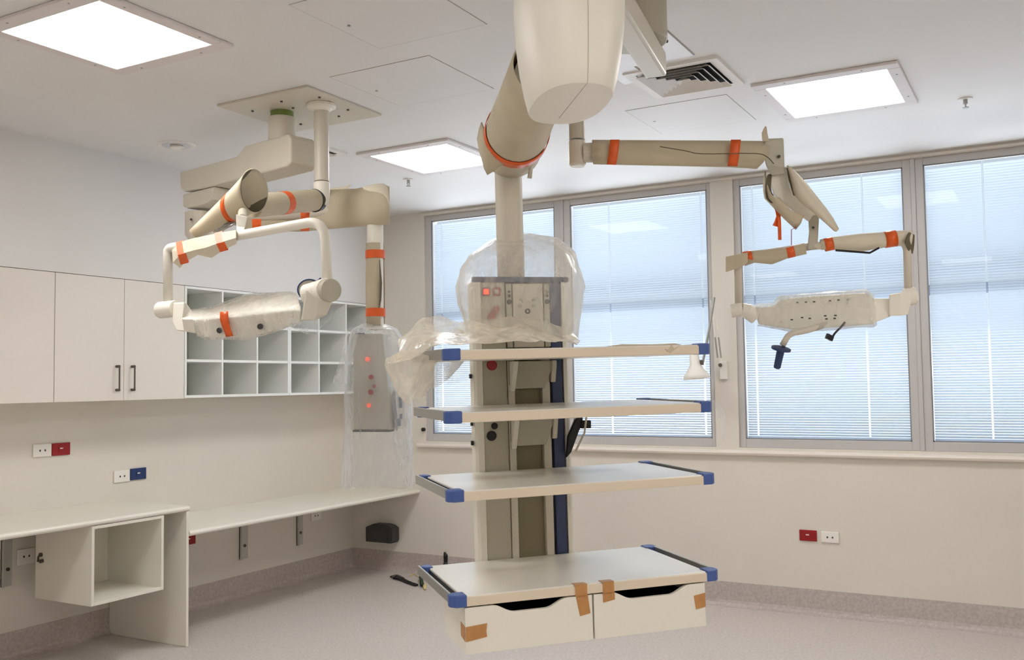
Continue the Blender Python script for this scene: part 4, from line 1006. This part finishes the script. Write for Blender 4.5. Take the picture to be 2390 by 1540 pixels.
for x_, y_, r_ in ((934, 932, .008), (935, 945, .009), (948, 930, .008), (930, 985, .012), (936, 972, .008)):
    k = B(); oblong(k, atp(x_, y_, 4.74), RT * r_ * .8, UP * r_ * 1.6, FW * .02); obj('side_outlet', k, 'navy', ph)
k = B(); loft(k, [[atp(x_, y_, d_) for x_, y_, d_ in r_] for r_ in ([(925, 910, 4.76), (955, 912, 4.78), (955, 912, 4.84), (925, 910, 4.84)], [(928, 1000, 4.76), (955, 1000, 4.78), (955, 1000, 4.84), (928, 1000, 4.84)])]); obj('side_panel', k, 'eql', ph)

# ================================================================== PLASTIC COVERS
def bag(name, label, st, m_, wob=.018, f=9, n=48, cap_top=False, wob2=.004, sq=.62):
    """st: (left px, right px, y px, centre depth, half depth)"""
    rings = []
    for i in range((len(st) - 1) * 3 + 1):
        q, fr = divmod(i, 3); fr /= 3
        if q >= len(st) - 1: q, fr = len(st) - 2, 1.0
        s_ = [a * (1 - fr) + b * fr for a, b in zip(st[q], st[q + 1])]
        l_, r_, y_, d_, hd = s_; ring = []
        for j in range(n):
            an = 2 * math.pi * j / n
            c_, s_2 = math.cos(an), math.sin(an)
            p = at((l_ + r_) / 2 + math.copysign(abs(c_) ** sq, c_) * (r_ - l_) / 2, y_, d_ + math.copysign(abs(s_2) ** sq, s_2) * hd)
            nv = noise.noise_vector(Vector((p.x * f, p.y * f, p.z * f * .5)))
            ring.append(p + nv * wob + noise.noise_vector(p * f * 3) * wob2)
        rings.append(ring)
    k = B(); loft(k, rings, cap=False)
    o = obj(name, k, m_, smooth=True)
    return tag(o, label, 'plastic bag')
bag('plastic_bag', 'clear crumpled plastic bag over the top of the equipment tower', [(1166, 1230, 548, 3.74, .055), (1130, 1300, 562, 3.73, .14), (1096, 1338, 590, 3.71, .21), (1074, 1355, 630, 3.69, .25), (1066, 1366, 670, 3.68, .262), (1070, 1360, 710, 3.67, .26), (1084, 1350, 750, 3.66, .25), (1090, 1345, 785, 3.66, .24)], 'film')
k = B(); grid(k, [
    [(930, 800, 3.36), (960, 762, 3.40), (1012, 738, 3.45), (1075, 750, 3.46), (1150, 745, 3.46), (1228, 739, 3.48), (1292, 757, 3.50), (1358, 797, 3.50)],
    [(925, 825, 3.30), (962, 790, 3.32), (1020, 770, 3.35), (1080, 775, 3.36), (1150, 772, 3.38), (1228, 764, 3.4), (1292, 780, 3.42), (1350, 800, 3.42)],
    [(915, 838, 3.16), (958, 818, 3.14), (1015, 797, 3.14), (1080, 793, 3.16), (1150, 790, 3.2), (1228, 786, 3.24), (1292, 790, 3.3), (1342, 799, 3.34)],
    [(908, 848, 3.05), (956, 838, 3.02), (1012, 808, 2.98), (1080, 803, 3.0), (1150, 800, 3.05), (1228, 798, 3.1), (1292, 797, 3.2), (1338, 800, 3.28)]], wob=.018, f=15, ups=2)
tag(obj('plastic_sheet', k, 'film4', smooth=True), 'clear plastic sheet lying crumpled on the top shelf of the tower', 'plastic sheet')
k = B(); grid(k, [
    [(905, 835, 3.12), (940, 822, 3.08), (985, 828, 3.10), (1040, 828, 3.2), (1095, 832, 3.3)],
    [(900, 862, 3.14), (935, 860, 3.10), (975, 862, 3.12), (1020, 862, 3.2), (1065, 868, 3.28)],
    [(925, 905, 3.16), (945, 900, 3.12), (972, 898, 3.14), (1000, 896, 3.2), (1030, 895, 3.24)],
    [(950, 950, 3.18), (960, 940, 3.15), (972, 935, 3.16), (985, 925, 3.2), (1002, 915, 3.22)]], wob=.016, f=18, ups=2)
tag(obj('plastic_sheet', k, 'film4', smooth=True), 'clear plastic hanging in a point from the left end of the top shelf', 'plastic sheet')
k = B(); grid(k, [[(1050, 838, 3.45), (1100, 833, 3.50), (1150, 832, 3.53), (1195, 832, 3.55)], [(1040, 870, 3.45), (1100, 866, 3.5), (1150, 858, 3.53), (1185, 850, 3.55)], [(1045, 898, 3.45), (1100, 888, 3.5), (1140, 878, 3.53), (1172, 868, 3.55)]], wob=.006, f=16, ups=2)
tag(obj('plastic_sheet', k, 'film2', smooth=True), 'clear plastic flap across the tower just under the top shelf', 'plastic sheet')
bag('plastic_bag', 'long clear plastic bag over the socket head of the left pendant', [(848, 900, 754, 5.13, .055), (820, 930, 770, 5.14, .13), (812, 948, 800, 5.14, .16), (806, 955, 850, 5.15, .17), (806, 960, 900, 5.15, .17), (803, 962, 1000, 5.16, .17), (800, 965, 1080, 5.17, .17), (797, 966, 1138, 5.17, .17)], 'film2', wob=.010)
k = B(); grid(k, [[(812, 765, 4.99), (824, 762, 4.97), (840, 765, 4.96)], [(798, 820, 4.99), (812, 820, 4.97), (826, 820, 4.95)], [(782, 880, 4.99), (800, 882, 4.97), (815, 880, 4.95)], [(778, 892, 4.99), (796, 896, 4.97), (816, 894, 4.95)]], wob=.01, f=18, ups=2)
tag(obj('plastic_flap', k, 'film2', smooth=True), 'loose plastic flap at the upper left of the pendant bag', 'plastic sheet')
k = B(); grid(k, [[(905, 770, 4.97), (935, 790, 4.99), (950, 815, 5.03)], [(910, 860, 4.95), (935, 870, 4.95), (958, 880, 5.01)], [(915, 960, 4.95), (940, 965, 4.93), (962, 970, 4.99)], [(925, 1060, 4.97), (945, 1075, 4.95), (964, 1085, 4.99)]], wob=.014, f=16, ups=2)
tag(obj('plastic_flap', k, 'film2', smooth=True), 'folded plastic hanging down the right side of the pendant bag', 'plastic sheet')
# wraps round the two lamp heads
def wrap(name, label, secs, grow, m_, wob=.008):
    rings = []
    secs = [[at(*p) for p in s_] for s_ in secs]
    out = []
    for i in range(len(secs) - 1):
        for k3 in range(3):
            t_ = k3 / 3; out.append([a.lerp(b, t_) for a, b in zip(secs[i], secs[i + 1])])
    out.append(secs[-1])
    for s_ in out:
        c = sum(s_, Vector()) / len(s_); fine = []
        for j in range(len(s_)):
            for q in range(4): fine.append(s_[j].lerp(s_[(j + 1) % len(s_)], q / 4))
        rings.append([(p - c) * grow + c + (p - c).normalized() * .008 + noise.noise_vector(p * 26) * wob for p in fine])
    k = B(); loft(k, rings, cap=False); return tag(obj(name, k, m_, smooth=True), label, 'plastic wrap')
wrap('plastic_wrap', 'clear plastic wrapped round the left surgical lamp head', HL, 1.05, 'film3')
wrap('plastic_wrap', 'clear plastic wrapped round the right surgical lamp head', HB[:-1], 1.08, 'film3')
k = B(); grid(k, [[(672, 735, 3.84), (705, 752, 3.8), (740, 738, 3.78), (775, 722, 3.8)], [(672, 758, 3.85), (706, 764, 3.8), (740, 758, 3.78), (773, 742, 3.8)], [(690, 770, 3.86), (710, 775, 3.82), (732, 782, 3.8), (752, 760, 3.8)]], wob=.008, f=22, ups=2)
tag(obj('plastic_flap', k, 'film2', smooth=True), 'loose plastic hanging under the right end of the left surgical lamp', 'plastic sheet')
k = B(); grid(k, [[(1664, 935, 3.12), (1672, 932, 3.12)], [(1676, 965, 3.13), (1688, 960, 3.13)], [(1680, 995, 3.14), (1694, 990, 3.14)], [(1684, 1030, 3.14), (1690, 1032, 3.14)]], wob=.006, f=20, ups=2)
tag(obj('plastic_strip', k, 'film2', smooth=True), 'thin strip of clear plastic hanging from the right end of the second shelf', 'plastic strip')

# ================================================================== ANGLEPOISE EXAM LAMP ON THE PILLAR
el = thing('wall_lamp', 'small white jointed wall lamp mounted on the pillar between the windows', 'lamp', (3.42, 0, 1.75))
DPL = 7.25
def pl(px_, py_, y_):
    q = FW * F_PX + RT * (px_ - 1195) + UP * (770 - py_); return CAM + q * ((y_ - CAM.y) / q.y)
mb = pl(1690, 862, 0)
obj('wall_bracket', bx(mb.x - .025, mb.x + .03, -.03, -.001, mb.z - .07, mb.z + .06), 'white', el, bevel=.004)
k = B(); cyl(k, pl(1681, 852, -.03), pl(1681, 852, -.10), .014, 14); obj('pivot', k, 'dsteel', el)
k = B()
for o_ in (0, 8): tube(k, [pl(1676 + o_, 848, -.08), pl(1659 + o_ * .9, 700, -.10)], .0045, 8)
obj('lower_arm', k, 'white', el)
k = B()
for o_ in (0, 8): tube(k, [pl(1675 + o_, 835, -.09), pl(1669 + o_, 787, -.095)], .006, 8)
obj('spring', k, 'steel', el)
k = B(); tube(k, [pl(1667, 694, -.11), pl(1655, 770, -.14), pl(1640, 848, -.16)], .009, 10); obj('upper_arm', k, 'steel', el)
k = B(); oblong(k, pl(1636, 846, -.16), Vector((.018, 0, 0)), Vector((0, .012, 0)), Vector((0, 0, .018))); obj('knuckle', k, 'dsteel', el, bevel=.003)
sa_, sb_ = pl(1619, 822, -.17), pl(1626, 884, -.17)
k = B(); tube(k, [sa_, sa_.lerp(sb_, .08), sa_.lerp(sb_, .45), sa_.lerp(sb_, .6), sa_.lerp(sb_, .82), sb_], [.015, .033, .036, .05, .082, .098], 32, cap=False); obj('lamp_shade', k, 'white', el, solid=.003, smooth=True)
